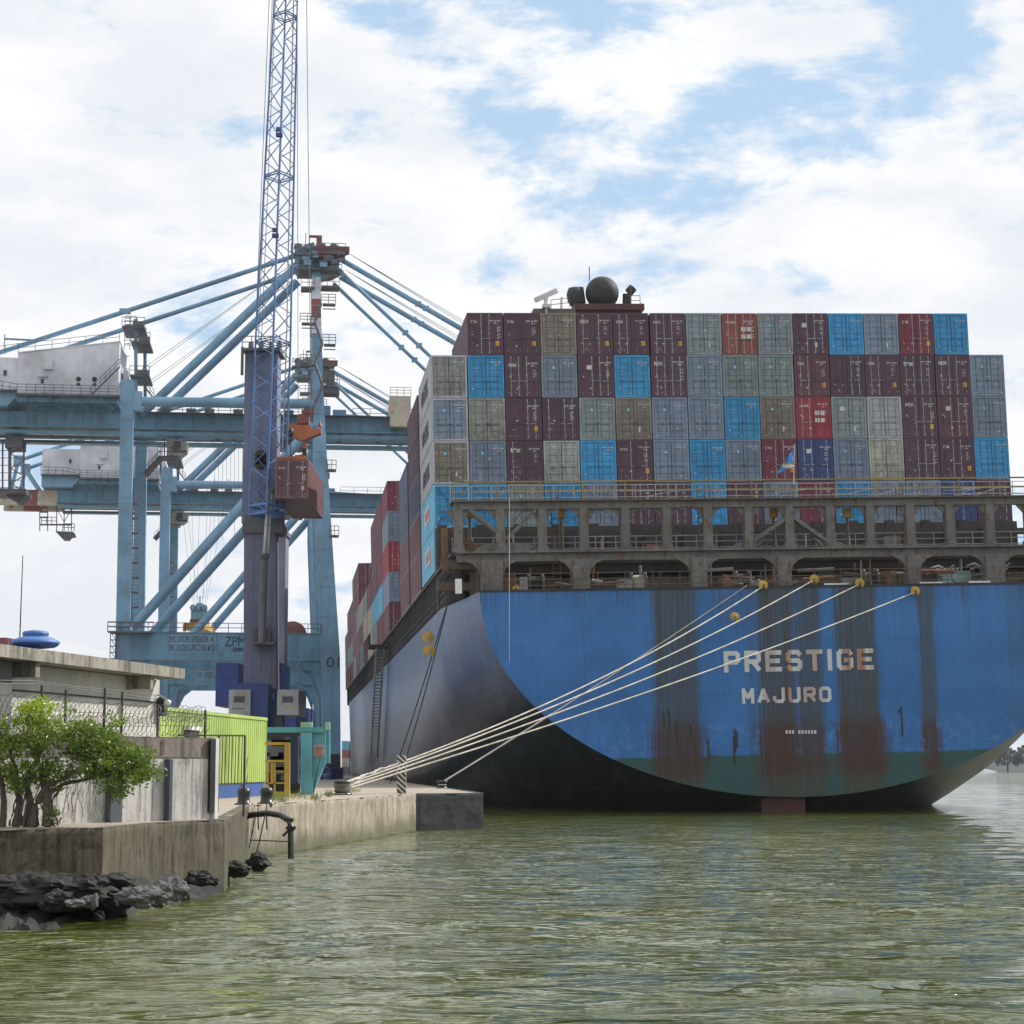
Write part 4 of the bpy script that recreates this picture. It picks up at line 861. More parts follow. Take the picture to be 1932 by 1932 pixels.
def sts_crane():
    root = empty('gantry_crane', CR, 'nearer sky blue gantry crane with white machinery house and number 01 on its leg', 'crane', 'blue ship to shore gantry cranes')
    def wd(px): return px / 3747 * 240
    for b, bt in ((0, 8.0), (24, 15.0)):
        S = [cp(598, 482, 0), cp(599, 600, 0), cp(601, 740, 0), cp(603.5, 862, 0), cp(613, 1050, 0), cp(623, 1237, 0), cp(627, 1478, 0)]
        Wd = [17, 18, 21, 27, 32, 37, 32]; zt, zm = S[0].z, S[3].z; m = MB()
        for i in range(6):
            p, q = S[i], S[i + 1]; f = lambda z: b + (bt - b) * max(0, (z - zm) / (zt - zm))
            p = Vector((p.x, f(p.z) + .6, p.z)); q = Vector((q.x, f(q.z) + .6, q.z)); wa, wb = wd(Wd[i]), wd(Wd[i + 1])
            P = []
            for c, w_ in ((q, wb), (p, wa)): P += [(c.x - w_ / 2, c.y - .7, c.z), (c.x + w_ / 2, c.y - .7, c.z), (c.x + w_ / 2, c.y + .7, c.z), (c.x - w_ / 2, c.y + .7, c.z)]
            m.hexa(P)
            for kk in (0, 1, 2):
                c = q.lerp(p, .08 + kk * .31); w_ = wb + (wa - wb) * (.08 + kk * .31); m.box(c.x - w_ / 2 - .03, c.x + w_ / 2 + .03, c.y - .74, c.y + .74, c.z - .05, c.z + .05)
        leg = m.build('leg', CB, root)
        mm = MB(); a, c = cp(598, 560, 0), cp(598, 530, 0)
        fy = lambda z: b + (bt - b) * max(0, (z - zm) / (zt - zm)) + .6
        for (ya, yb, w_, mt) in ((540, 580, 1.19, RB), (495, 540, 1.15, MH), (580, 612, 1.22, MH)):
            a, c = cp(598, ya, 0), cp(598.5, yb, 0); k = MB(); P = []
            for q in (c, a): P += [(q.x - w_ / 2, fy(q.z) - .73, q.z), (q.x + w_ / 2, fy(q.z) - .73, q.z), (q.x + w_ / 2, fy(q.z) + .73, q.z), (q.x - w_ / 2, fy(q.z) + .73, q.z)]
            k.hexa(P); k.build('paint_band', mt, leg)
        L = [cp(240.5, 716, 0), cp(236, 950, 0), cp(232, 1180, 0), cp(229, 1480, 0)]; m = MB()
        for i in range(3):
            p, q = L[i], L[i + 1]; wa, wb = wd(23 + i * 1.5), wd(24.5 + i * 1.5); P = []
            for c, w_ in ((q, wb), (p, wa)): P += [(c.x - w_ / 2, b - .1, c.z), (c.x + w_ / 2, b - .1, c.z), (c.x + w_ / 2, b + 1.3, c.z), (c.x - w_ / 2, b + 1.3, c.z)]
            m.hexa(P)
            for kk in (0, 1, 2):
                c = q.lerp(p, .05 + kk * .31); w_ = wb + (wa - wb) * (.05 + kk * .31); m.box(c.x - w_ / 2 - .03, c.x + w_ / 2 + .03, b - .14, b + 1.34, c.z - .05, c.z + .05)
        m.build('leg', CB, root)
        # portal beam with gussets
        a, c = cp(219, 1193, 0), cp(606, 1190, 0); zb = cp(219, 1245, 0).z; m = MB(); m.box(a.x, c.x, b - .05, b + 1.5, zb, a.z)
        gl = cp(246, 1245, 0).x; gr_ = cp(605, 1245, 0).x
        m.prism([(gl, b + .2, zb), (gl + 2.4, b + .2, zb), (gl + 1.2, b + .2, zb - 1), (gl, b + .2, zb - 3.6)], (0, 1, 0)); m.prism([(gr_, b + .2, zb), (gr_, b + .2, zb - 3.6), (gr_ - 1.0, b + .2, zb - 1), (gr_ - 2.2, b + .2, zb)], (0, 1, 0))
        for i in range(1, 8): x = a.x + (c.x - a.x) * i / 8; m.box(x - .05, x + .05, b - .09, b - .05, zb, a.z)
        m.box(a.x, c.x, b - .2, b + 1.65, a.z, a.z + .08); m.build('portal_beam', CBD, root)
        if b == 0:
            r_ = MB(); r_.rail([(a.x - 1, b - .15, a.z + .08), (c.x, b - .15, a.z + .08)], 1.1, 1.6, .04, 1); r_.build('railing', DKB, root)
            p = MB(); q0, q1 = cp(205, 1193, 0), cp(290, 1193, 0); p.box(q0.x, q1.x, -1.3, -.06, q0.z - .1, q0.z + .1); p.rail([(q0.x, -1.3, q0.z + .1), (q1.x, -1.3, q0.z + .1)], 1.1, 1.5, .04, 1)
            s0, s1 = cp(210, 1196, 0), cp(219, 1290, 0); n = 8
            for i in range(n): za = s0.z - (s0.z - s1.z) * i / n; zb2 = s0.z - (s0.z - s1.z) * (i + 1) / n; p.box(s0.x, s1.x, -1.0, -.2, za - .05, za + .03); p.beam((s0.x + .1, -.6, za), (s1.x - .1, -.6, zb2), .5, .06)
            p.beam((s0.x, -1, s0.z), (s0.x, -1, s1.z), .1); p.beam((s1.x - .1, -1, s0.z), (s1.x - .1, -1, s1.z), .1); p.build('stair_tower', DKB, root)
            for t, (x0, x1, y0, y1), mt in (('SWL UNDER SPREADER  41 T', (318, 411, 1200, 1212), LETW), ('SWL UNDER CARGO BEAM 50 T', (318, 411, 1216, 1229), LETW)):
                l, r2 = cp(x0, y1, 0), cp(x1, y0, 0); inst('lettering', text_mesh(t, mt, w=r2.x - l.x, h=r2.z - l.z, bold=.02), root, (l.x, -.08, l.z))
            l, r2 = cp(317, 1231, 0), cp(415, 1198, 0); MB().box(l.x, r2.x, -.075, -.055, l.z, r2.z).build('sign_panel', LETB, root)
            l, r2 = cp(424, 1219, 0), cp(478, 1201, 0); inst('lettering', text_mesh('ZPMC', LET, w=r2.x - l.x, h=r2.z - l.z, bold=.0), root, (l.x, -.08, l.z))
            l, r2 = cp(438, 1229, 0), cp(478, 1222, 0); inst('lettering', text_mesh('ZHENHUA', LET, w=r2.x - l.x, h=r2.z - l.z, bold=.05), root, (l.x, -.08, l.z))
            l, r2 = cp(616, 1259, 0), cp(640, 1240, 0); inst('lettering', text_mesh('01', LET, w=r2.x - l.x, h=r2.z - l.z, bold=.0), root, (l.x, -.13, l.z))
            l, r2 = cp(224, 1258, 0), cp(246, 1240, 0)
            # cable reel behind the beam
            c_ = cp(552, 1196, 3); m = MB(); m.lathe((c_.x, 3, c_.z - .2), [(1.0, -.3), (1.75, -.3), (1.75, .3), (1.0, .3)], 28, 'y')
            m.build('cable_reel', RB, root)
        # sill beam towards the wheels, bogies
        for sx in (cp(229, 1470, 0).x, cp(627, 1470, 0).x):
            m = MB()
            for k in range(4): m.box(sx - .6, sx + .6, b - 3.2 + k * 2.2, b - 1.4 + k * 2.2, 0.15, 1.3)
            m.box(sx - .8, sx + .8, b - 3.4, b + 5, 1.3, 2.6); m.build('bogie', M['dark'], root)
        # tie beam under the house level
        a, c = cp(250, 756, 0), cp(592, 760, 0); m = MB(); m.tube((a.x, b + .6, a.z), (c.x, b + .6, c.z), .62, 12); m.cbox((a.x + .3, b + .6, a.z), 1.6, 1.3, 2.4); m.build('tie_beam', CB, root)
        # long brace from waterside leg down to the landside leg foot
        a, c = cp(592, 800, 0), cp(250, 1184, 0); m = MB(); m.tube((a.x, b + .6, a.z), (c.x, b + .6, c.z), .62, 12); m.build('brace', CB, root)
    for z in (2.0, cp(229, 1200, 0).z + 0):
        for sx in (cp(229, 1470, 0).x, cp(627, 1470, 0).x if z < 5 else cp(620, 1200, 0).x):
            m = MB(); m.box(sx - .6, sx + .6, 1.4, 24, z - .4, z + .9); m.build('sill_beam', CBD, root)
    # twin girder and boom
    za, zb = cp(300, 781, 8).z, cp(300, 808, 8).z
    xa, xb = cp(-168, 790, 8).x, 62
    for b in (8.0, 15.6):
        xr = cp(-20, 790, 8).x; m = MB(); m.box(xr, xb, b, b + 1.1, zb, za); m.box(xr, xb, b - .35, b + 1.45, zb - .18, zb); m.box(xr, xb, b - .3, b + 1.35, zb - .95, zb - .55) 
        for i in range(46): x = xr + (xb - xr) * i / 46; m.box(x, x + .1, b - .12, b, zb, za)
        gd = m.build('girder', CBD, root); m = MB(); q = (xr - xa) / 3
        for i, mt in enumerate((BEI, RB, BEI)):
            m = MB(); m.box(xa + q * i, xa + q * (i + 1), b - .02, b + 1.1, zb - .1, za); m.box(xa + q * i, xa + q * (i + 1), b - .3, b + 1.4, zb - .6, zb - .1); m.build('paint_band', mt, gd)
    for i in range(22): x = xa + 1 + (xb - xa) * i / 22; MB().box(x, x + .4, 9.1, 15.6, zb - .2, zb + .4).build('cross_tie', DKB, root)
    m = MB(); l = cp(255, 779, 8).x; r2 = cp(592, 779, 8).x; m.box(l, 60, 6.6, 7.9, za - .05, za + .03); m.rail([(l, 6.6, za), (r2, 6.6, za)], 1.1, 1.5, .035, 2); m.rail([(r2 + 9, 6.6, za - 1.2), (r2 + 14, 6.6, za - 1.2)], 1.1, 1, .035, 2); m.rail([(r2 + 5, 9, za + .2), (58, 9, za + .2)], 1.2, 2.2, .03, 1)
    for k in range(7): x = l + 3 + k * 3.1 + random.random(); m.cbox((x, 8 + random.random(), za + .4), 1.2, 1, .8); m.beam((x, 8, za), (x, 8, za + 2.2), .12)
    m.build('walkway', DKB, root)
    m = MB(); x = cp(628, 779, 8).x
    for b in (8.0, 15.6): m.box(x, x + 1.7, b + .02, b + 1.0, za, za + 1.0); m.prism([(x + 1.7, b + .3, za), (x + 1.7, b + .3, za + .5), (x + 12, b + .3, za)], (0, .5, 0)); m.box(x - 2.5, x - .3, b, b + 1, za, za + 1.5)
    m.build('boom_hinge', CB, root)
    # trolley rail gear hanging below the girder
    m = MB(); l, r2 = cp(540, 820, 10), cp(740, 820, 10)
    for (x0, x1) in ((cp(478, 825, 10).x, cp(575, 825, 10).x),): m.box(x0, x1, 9.2, 15.5, zb - 1.6, zb - 1.0)
    m.build('trolley', DKB, root)
    # machinery house
    y0, y1 = 5.2, 18.6; hl, hr = cp(33, 700, y0).x, cp(224, 700, y0).x; zt0, zt1, zbm = cp(33, 666, y0).z, cp(224, 645, y0).z, cp(100, 746, y0).z; hx = cp(-60, 700, y0).x
    m = MB(); m.hexa([(hl, y0, zbm), (hr, y0, zbm), (hr + .3, y1, zbm), (hl, y1, zbm), (hl, y0, zt0), (hr, y0, zt1), (hr + .3, y1, zt1), (hl, y1, zt0)])
    m.box(hx, hl - .01, y0 + .5, y1 - .5, zbm + .6, zt0 - .5); m.prism([(hl, y0 - .1, zt0), (hl, y0 - .1, zt0 + .12), (hr + .1, y0 - .1, zt1 + .12), (hr + .1, y0 - .1, zt1)], (0, y1 - y0 + .2, 0))
    hs = m.build('machinery_house', MH, root)
    m = MB(); zz = lambda y: cp(100, y, y0).z; xx = lambda x: cp(x, 720, y0).x
    m.box(xx(75), xx(88), y0 - .05, y0 - .001, zz(741), zz(713)); m.build('house_door', MH, hs); m = MB(); m.box(xx(77), xx(83), y0 - .09, y0 - .055, zz(724), zz(715)); m.box(xx(5), xx(11), y0 + .4, y0 + .49, zz(709), zz(699)); m.build('house_window', M['glass'], hs)
    m = MB(); m.box(xx(82), xx(99), y0 - .5, y0 - .001, zz(698), zz(680)); m.box(xx(72), xx(90), y0 - .4, y0 - .06, zz(712), zz(710.5)); m.box(hr + .35, hr + .9, y0 + 3, y0 + 8, zbm + 1.6, zbm + 4); m.build('air_vent_box', MH, hs)
    m = MB()
    for x in (148, 178):
        m.lathe((xx(x), y0 - .04, zz(714)), [(.02, -.04), (.30, -.04), (.30, .04)], 14, 'y'); m.lathe((xx(x), y0 - .04, zz(724)), [(.02, -.04), (.22, -.04), (.22, .04)], 12, 'y')
    m.build('round_vents', M['dark'], hs)
    m = MB(); m.box(hl, hr + .3, y0 - 1.3, y0, zbm - .25, zbm); m.rail([(hl + .2, y0 - 1.3, zbm), (hr, y0 - 1.3, zbm)], 1.1, 1.1, .035, 2); m.beam((hr - 3.2, y0 - .9, zbm), (hr + .2, y0 - .9, zbm + 3.6), .5, .1); m.rail([(hr - 3.2, y0 - 1.2, zbm), (hr + .2, y0 - 1.2, zbm + 3.6)], 1, .9, .03); m.rail([(hx, y0 - 1, zbm + .5), (hl - 2.5, y0 - 1, zbm + .5), (hl + .2, y0 - 1.3, zbm)], 1.1, 1.1, .035, 1)
    m.rail([(hl - 3, y0, zt0 - .4), (hl, y0, zt0 + .1), (hr, y0, zt1 + .1)], 1.1, 2.0, .03, 1); m.box(hx, hl, y0 - .9, y0 + .5, zbm + .3, zbm + .5); m.build('house_railing', DKB, hs)
    m = MB()
    for k in range(4):
        x = hl + 2.4 + k * (hr - hl - 3) / 3; 
        for b in (y0 - .8, 7.4): m.beam((x - 1.3, b, zbm - .3), (x, b + 1.5, za + .1), .22)
    m.box(hl, hr, y0 - .4, y1, zbm - .9, zbm - .26); m.box(hl + 1, hr - 1, 8, 16.5, za + .03, zbm - .9); m.build('house_support', CBD, hs)
    m = MB(); m.prism([(hx, y0 + .2, za + .2), (hl - 1.2, y0 + .2, za + .2), (hl - .1, y0 + .2, zbm - .4), (hl - .1, y0 + .2, zbm + .3), (hx, y0 + .2, zbm + .3)][::-1], (0, 12, 0)); m.build('house_trunk', CB, hs)
    # antenna frame at far left of the roof
    m = MB(); a = cp(8, 660, 6); m.beam((a.x, 6, a.z - .5), (a.x, 6, a.z + 2.0), .12); m.beam((a.x, 6, a.z + 1.4), (a.x + 3.6, 6, a.z + 1.3), .22); m.build('lamp_bracket', CB, hs)
    # landside post that carries the back stays, with its platforms
    m = MB()
    for x in (256, 268): p, q = cp(x, 602, 9), cp(x + 2, 742, 9); m.beam((p.x, 9 + (x > 260) * 5, p.z), (q.x, 9 + (x > 260) * 5, za), .42)
    m.build('stay_post', CB, root); m = MB()
    for (x0, x1, y) in ((230, 273, 614), (247, 283, 643), (245, 282, 706)):
        p, q = cp(x0, y, 8), cp(x1, y, 8); m.box(p.x, q.x, 8, 14.5, p.z - .25, p.z); m.rail([(p.x, 8, p.z), (q.x, 8, p.z)], 1.1, .9, .035, 1); m.cbox((q.x - .8, 8.4, p.z + .3), 1.4, 1, .6)
    for i in range(5): z = cp(236, 600 + i * 24, 8).z; m.beam((cp(238, 600, 8).x, 8, z), (cp(246, 600, 8).x, 8, z), .08)
    p, q = cp(236, 596, 8), cp(236, 660, 8); m.rail([(p.x, 8, q.z), (p.x + 1.4, 8, q.z)], p.z - q.z, .7, .035, 6); q0 = cp(262, 715, 6); q1 = cp(290, 752, 6); m.beam((q0.x, 6, q0.z), (q1.x, 6, q1.z), .8, .15)
    m.rail([(q0.x, 6, q0.z), (q1.x, 6, q1.z)], 1.1, .8, .035); m.build('post_platform', DKB, root)
    # apex
    T = lambda x, y, b=10: cp(x, y, b)
    m = MB(); a, c = T(556, 472), T(592, 503); m.prism([(a.x, 7, c.z + .6), (a.x + .6, 7, c.z), (c.x, 7, c.z), (c.x, 7, a.z + .4), (a.x + 1.6, 7, a.z), (a.x, 7, a.z - .6)][::1], (0, 9.5, 0)); a, c = T(590, 478), T(640, 520); m.prism([(a.x, 8.2, a.z), (c.x, 8.2, a.z - .6), (c.x, 8.2, a.z - 1.6), (a.x, 8.2, c.z)][::-1], (0, 6.8, 0)); apex = m.build('apex_head', CBD, root)
    m = MB(); a, c = T(592, 476), T(658, 484); m.prism([(a.x, 6.6, a.z), (c.x, 6.6, a.z), (c.x, 6.6, a.z - .5), (c.x - 1.5, 6.6, c.z - .6), (a.x, 6.6, c.z - 1.2)][::-1], (0, 2.2, 0)); a = T(592, 512, 15); c = T(648, 520, 15); m.prism([(a.x, 14, a.z), (c.x, 14, a.z), (c.x - 1.5, 14, c.z - .4), (a.x, 14, c.z - .9)][::-1], (0, 2.2, 0))
    a, c = T(597, 448), T(607, 478); m.box(a.x, c.x, 9.4, 10.6, c.z, a.z); m.beam((T(583, 447).x, 9.6, a.z), (c.x, 9.6, a.z), .3); m.beam((T(584, 447).x, 9.6, a.z), (T(584, 447).x, 9.6, T(584, 475).z), .12); m.build('apex_plate', RB, apex)
    m = MB()
    for (x0, x1, y, b) in ((549, 600, 476, 6.4), (600, 652, 474, 6.4), (551, 645, 504, 7), (560, 595, 514, 14), (568, 594, 540, 6.4), (606, 640, 538, 6.4)):
        m = MB(); p, q = cp(x0, y, b), cp(x1, y, b); m.box(p.x, q.x, b, b + 2.4, p.z - .25, p.z); m.rail([(p.x, b, p.z), (q.x, b, p.z)], 1.1, .9, .035, 1); m.build('apex_platform', DKB, apex)
    for k in range(14): m = MB(); p = T(random.uniform(555, 645), random.uniform(480, 512)); m.cbox((p.x, 6.8, p.z), random.uniform(.3, 1.1), .6, random.uniform(.2, .9)); m.build('equipment_box', DKB if k % 3 else CB, apex)
    for k in range(4): m = MB(); p = T(563 + k * 22, 478); m.lathe((p.x, 7.2, p.z), [(.2, -.15), (.6, -.15), (.6, .15)], 12, 'y'); m.build('sheave', DKB, apex)
    for x, y0_, y1_ in ((552, 470, 456), (577, 470, 440), (584, 470, 452)): MB().beam(T(x, y0_, 7), T(x, y1_, 7), .1).build('apex_mast', DKB, apex)
    # stair landings up the waterside mast
    m = MB(); st = [(606, 633, 574), (566, 594, 610), (608, 633, 650), (566, 594, 688), (608, 636, 728), (570, 592, 770)]
    for i, (x0, x1, y) in enumerate(st):
        m = MB(); b = 4.4 - i * .7; p, q = cp(x0, y, b), cp(x1, y, b); m.box(p.x + .2, q.x, b - .7, b + .3, p.z - .22, p.z - .02); m.beam((p.x + .2, b - .65, p.z - .75), (q.x, b - .65, p.z - .75), .12); m.rail([(p.x, b - .7, p.z), (q.x, b - .7, p.z)], 1.15, .9, .04, 2)
        if i < len(st) - 1:
            x2 = cp(st[i + 1][0 if st[i + 1][0] > 600 else 1], st[i + 1][2], b - .7); s0 = cp(x0 if x0 > 600 else x1, y, b); MB().beam((s0.x, b - .6, s0.z), (x2.x, b - 1.2, x2.z), .12, .35).build('mast_stair', DKB, root)
        m.build('stair_landing', DKB, root)
    for (x, y) in ((617, 886), (622, 1010)): m = MB(); p = cp(x, y, 0); m.box(p.x, p.x + 1.1, -.6, .8, p.z - .2, p.z); m.rail([(p.x, -.6, p.z), (p.x + 1.1, -.6, p.z)], 1.1, .5, .04, 1); m.build('leg_landing', DKB, root)
    m = MB(); p, q = cp(574, 800, 5), cp(590, 762, 5); m.box(p.x, q.x, 2, 4, p.z, q.z); m.build('cable_cabinet', DKB, root); m = MB(); p, q = cp(610, 742, 4), cp(640, 736, 4); m.box(p.x, q.x, 2.6, 5, p.z - .3, q.z); m.box(p.x + .3, q.x - .6, 3, 5, q.z, q.z + 2.0); m.rail([(p.x, 2.6, q.z), (q.x, 2.6, q.z)], 1.1, .9, .035, 1); m.build('boom_cabin', DKB, root)
    # stays
    for b, nm in ((7.6, 0), (16.6, 1)):
        dz = 0
        for (x0, y0_, x1, y1_, r) in ((562, 505, 268, 786, .56),):
            p, q = cp(x0, y0_, 9), cp(x1, y1_, 9); m = MB(); m.tube((p.x, b, p.z), (q.x, b, q.z), r, 12); m.build('back_leg', CB, root)
        p, q = cp(550, 490, 9), cp(-112, 707, 9); m = MB(); m.tube((p.x, b, p.z), (q.x, b, q.z), .30, 10); m.cbox((cp(238, 592, 9).x, b, cp(238, 592, 9).z), 1.4, .7, .6)
        m.cbox((q.x, b, q.z), 1.5, .9, 1.6); m.beam((q.x, b, q.z), (q.x + 3.2, b, za), .5); m.beam((q.x, b, q.z), (q.x - 1.0, b, za), .5); m.build('back_stay', CB, root)
        p = cp(645, 496, 9)
        for (x1, y1_, r) in ((1010, 706, .34), (918, 778, .25)):
            q = cp(x1, y1_, 9); m = MB(); e = Vector((q.x, b, q.z)); s = Vector((p.x, b, p.z)) if r > .3 else Vector((cp(632, 508, 9).x, b, cp(632, 508, 9).z)); m.tube(s, e, r, 10)
            for f in ((.39, .43) if r > .3 else (.46, .55)): c_ = s.lerp(e, f); m.cbox(c_, .75, .55, .62)
            m.build('fore_stay', CB, root)
        m = MB(); s = Vector((cp(655, 482, 9).x, b, cp(655, 482, 9).z)); 
        for k in (0, 6, 12): m.tube(s, Vector((cp(1010, 690 + k, 9).x, b, cp(1010, 690 + k, 9).z)), .03, 4, cap=False)
        s = Vector((cp(556, 500, 9).x, b, cp(556, 500, 9).z)); m.tube(s, Vector((cp(262, 706, 9).x, b, cp(262, 706, 9).z)), .03, 4, cap=False); m.tube(s, Vector((cp(280, 700, 9).x, b, cp(280, 700, 9).z)), .03, 4, cap=False)
        m.build('stay_ropes', M['wire'], root)
    # ladder line along the landside leg
    m = MB(); 
    for i in range(9): p = cp(251, 950 + i * 28, 8); m.box(p.x - .1, p.x + .7, 7.5, 8.6, p.z - .1, p.z + .1); m.rail([(p.x - .1, 7.5, p.z), (p.x + .7, 7.5, p.z)], .9, .8, .03, 1)
    p, q = cp(251, 900, 8), cp(248, 1180, 8); m.beam((p.x, 8, p.z), (q.x, 8, q.z), .14); m.build('leg_ladder', DKB, root)
    return root, za, zb
sts, ZA, ZB = sts_crane()
KID.clear()
for o in list(col.objects):
    if o.parent is not None: KID.setdefault(o.parent, []).append(o)
sts2 = copy_tree(sts); sts2['label'] = 'farther sky blue ship to shore gantry crane seen between the legs of the first'
sts2.matrix_world = CR @ Matrix.Translation((0.3, 72.0, 0))
KID.clear()
crane_small(sts, 0); crane_small(sts2, -3.8)
m = MB(); a, c = cp(733, 806, 10), cp(772, 757, 10); m.box(a.x, c.x, 6.4, 11, a.z, c.z); m.box(a.x, c.x, 6.3, 11, a.z - .5, a.z); m.rail([(a.x, 6.4, c.z), (c.x, 6.4, c.z)], 1.1, .9, .035, 2); m.build('electrical_house', BEI, sts)
m = MB()
for i in range(9): p = cp(405 + i * 7.5, 842, 11); q = cp(405 + i * 7.5, 960 + (i % 3) * 30, 11); m.tube(p, q, .02, 4, cap=False)
m.build('hoist_ropes', M['wire'], sts)
def hang_cage(root, M_, x0, y0, x1, y1, nm):
    pass
def cages():
    # maintenance cage hanging from the rear girder of the farther crane, and the stair tower on the nearer one
    S2 = sts2.matrix_world; I2 = S2.inverted()
    def c2(x, y, b):
        o = I2 @ Vector((0, 0, HC)); d = I2.to_3x3() @ ray(x, y); return o + d * ((b - o.y) / d.y)
    m = MB(); b = 10
    for x in (75, 90, 107, 121, 135): m.beam(c2(x, 955, b), c2(x, 1002, b), .14)
    for (x0, x1, y) in ((75, 135, 990), (75, 90, 966), (75, 90, 976)): m.beam(c2(x0, y, b), c2(x1, y, b), .25)
    for (x0, y0, x1, y1) in ((107, 960, 121, 985), (121, 985, 135, 960)): m.beam(c2(x0, y0, b), c2(x1, y1, b), .1)
    P = [c2(x, y, b) for x, y in ((104, 1002), (138, 1003), (141, 1010), (132, 1012), (128, 1017), (118, 1017))]; m.prism(P[::-1], (0, 3, 0)); m.rail([c2(118, 1002, b), c2(140, 1002, b)], 1.2, .8, .05, 1); m.rail([c2(78, 989, b), c2(107, 990, b)], 1.2, .8, .05, 1)
    m.build('hanging_cage', DKB, sts2)
    m = MB()
    for x in (5, 17, 20, 45): m.beam(cp(x, 830, 10), cp(x, 922, 10), .2)
    for i in range(6): m.beam(cp(20 if i % 2 else 45, 842 + i * 14, 10), cp(45 if i % 2 else 20, 856 + i * 14, 10), .12); m.beam(cp(-10, 850 + i * 14, 10), cp(45, 850 + i * 14, 10), .08)
    a, c = cp(-20, 925, 10), cp(52, 934, 10); m.box(a.x, c.x, 8, 14, c.z, a.z); m.prism([cp(10, 934, 10), cp(50, 934, 10), cp(36, 950, 10)], (0, 3, 0)); m.box(cp(12, 825, 10).x, cp(44, 825, 10).x, 9, 13, cp(12, 846, 10).z, cp(12, 826, 10).z)
    m.build('hanging_cage', DKB, sts)
cages()
def spreader():
    S2 = sts2.matrix_world; base = at(376, 1196, 323); px = 323 / 3747
    r = empty('container_spreader', base, 'yellow and red spreader with light blue head block hanging above the portal beam', 'spreader')
    m = MB(); m.box(-1.3, 1.3, -1, 1, 2.4, 3.9); 
    for dx in (-.9, 0, .9): m.lathe((dx, -1.2, 4.2), [(.1, -.1), (.55, -.1), (.55, .1)], 14, 'y')
    m.box(-.5, .5, -.8, .8, 4.0, 5.0); m.beam((0, 0, 5), (0, 0, 6.2), .2); m.build('head_block', CB, r)
    m = MB(); m.box(-1.4, 1.4, -1.2, 1.2, 1.5, 2.35); m.build('spreader_frame', RB, r)
    m = MB(); m.box(-1.6, 1.6, -6, 6, .5, 1.45); m.box(-1.7, -1.2, -6.1, -5.8, 0, 1.2); m.box(1.2, 1.7, -6.1, -5.8, 0, 1.2)
    for k in range(5): m.box(-1.4 + k * .62, -1.05 + k * .62, -6.1, -5.9, .1, 1.2)
    m.build('spreader_beam', M['yellow'], r)
    m = MB()
    for dx, X in ((-1.0, -3.2), (-.8, -1.6), (-.5, -.4), (.5, .9), (.8, 2.2), (1.0, 3.4), (-.2, -2.4), (.3, 1.6)): m.tube((dx, 0, 4.6), (X, 0, at(376, 968, 323).z - base.z), .022, 4, cap=False)
    m.build('hoist_ropes', M['wire'], r)
spreader()

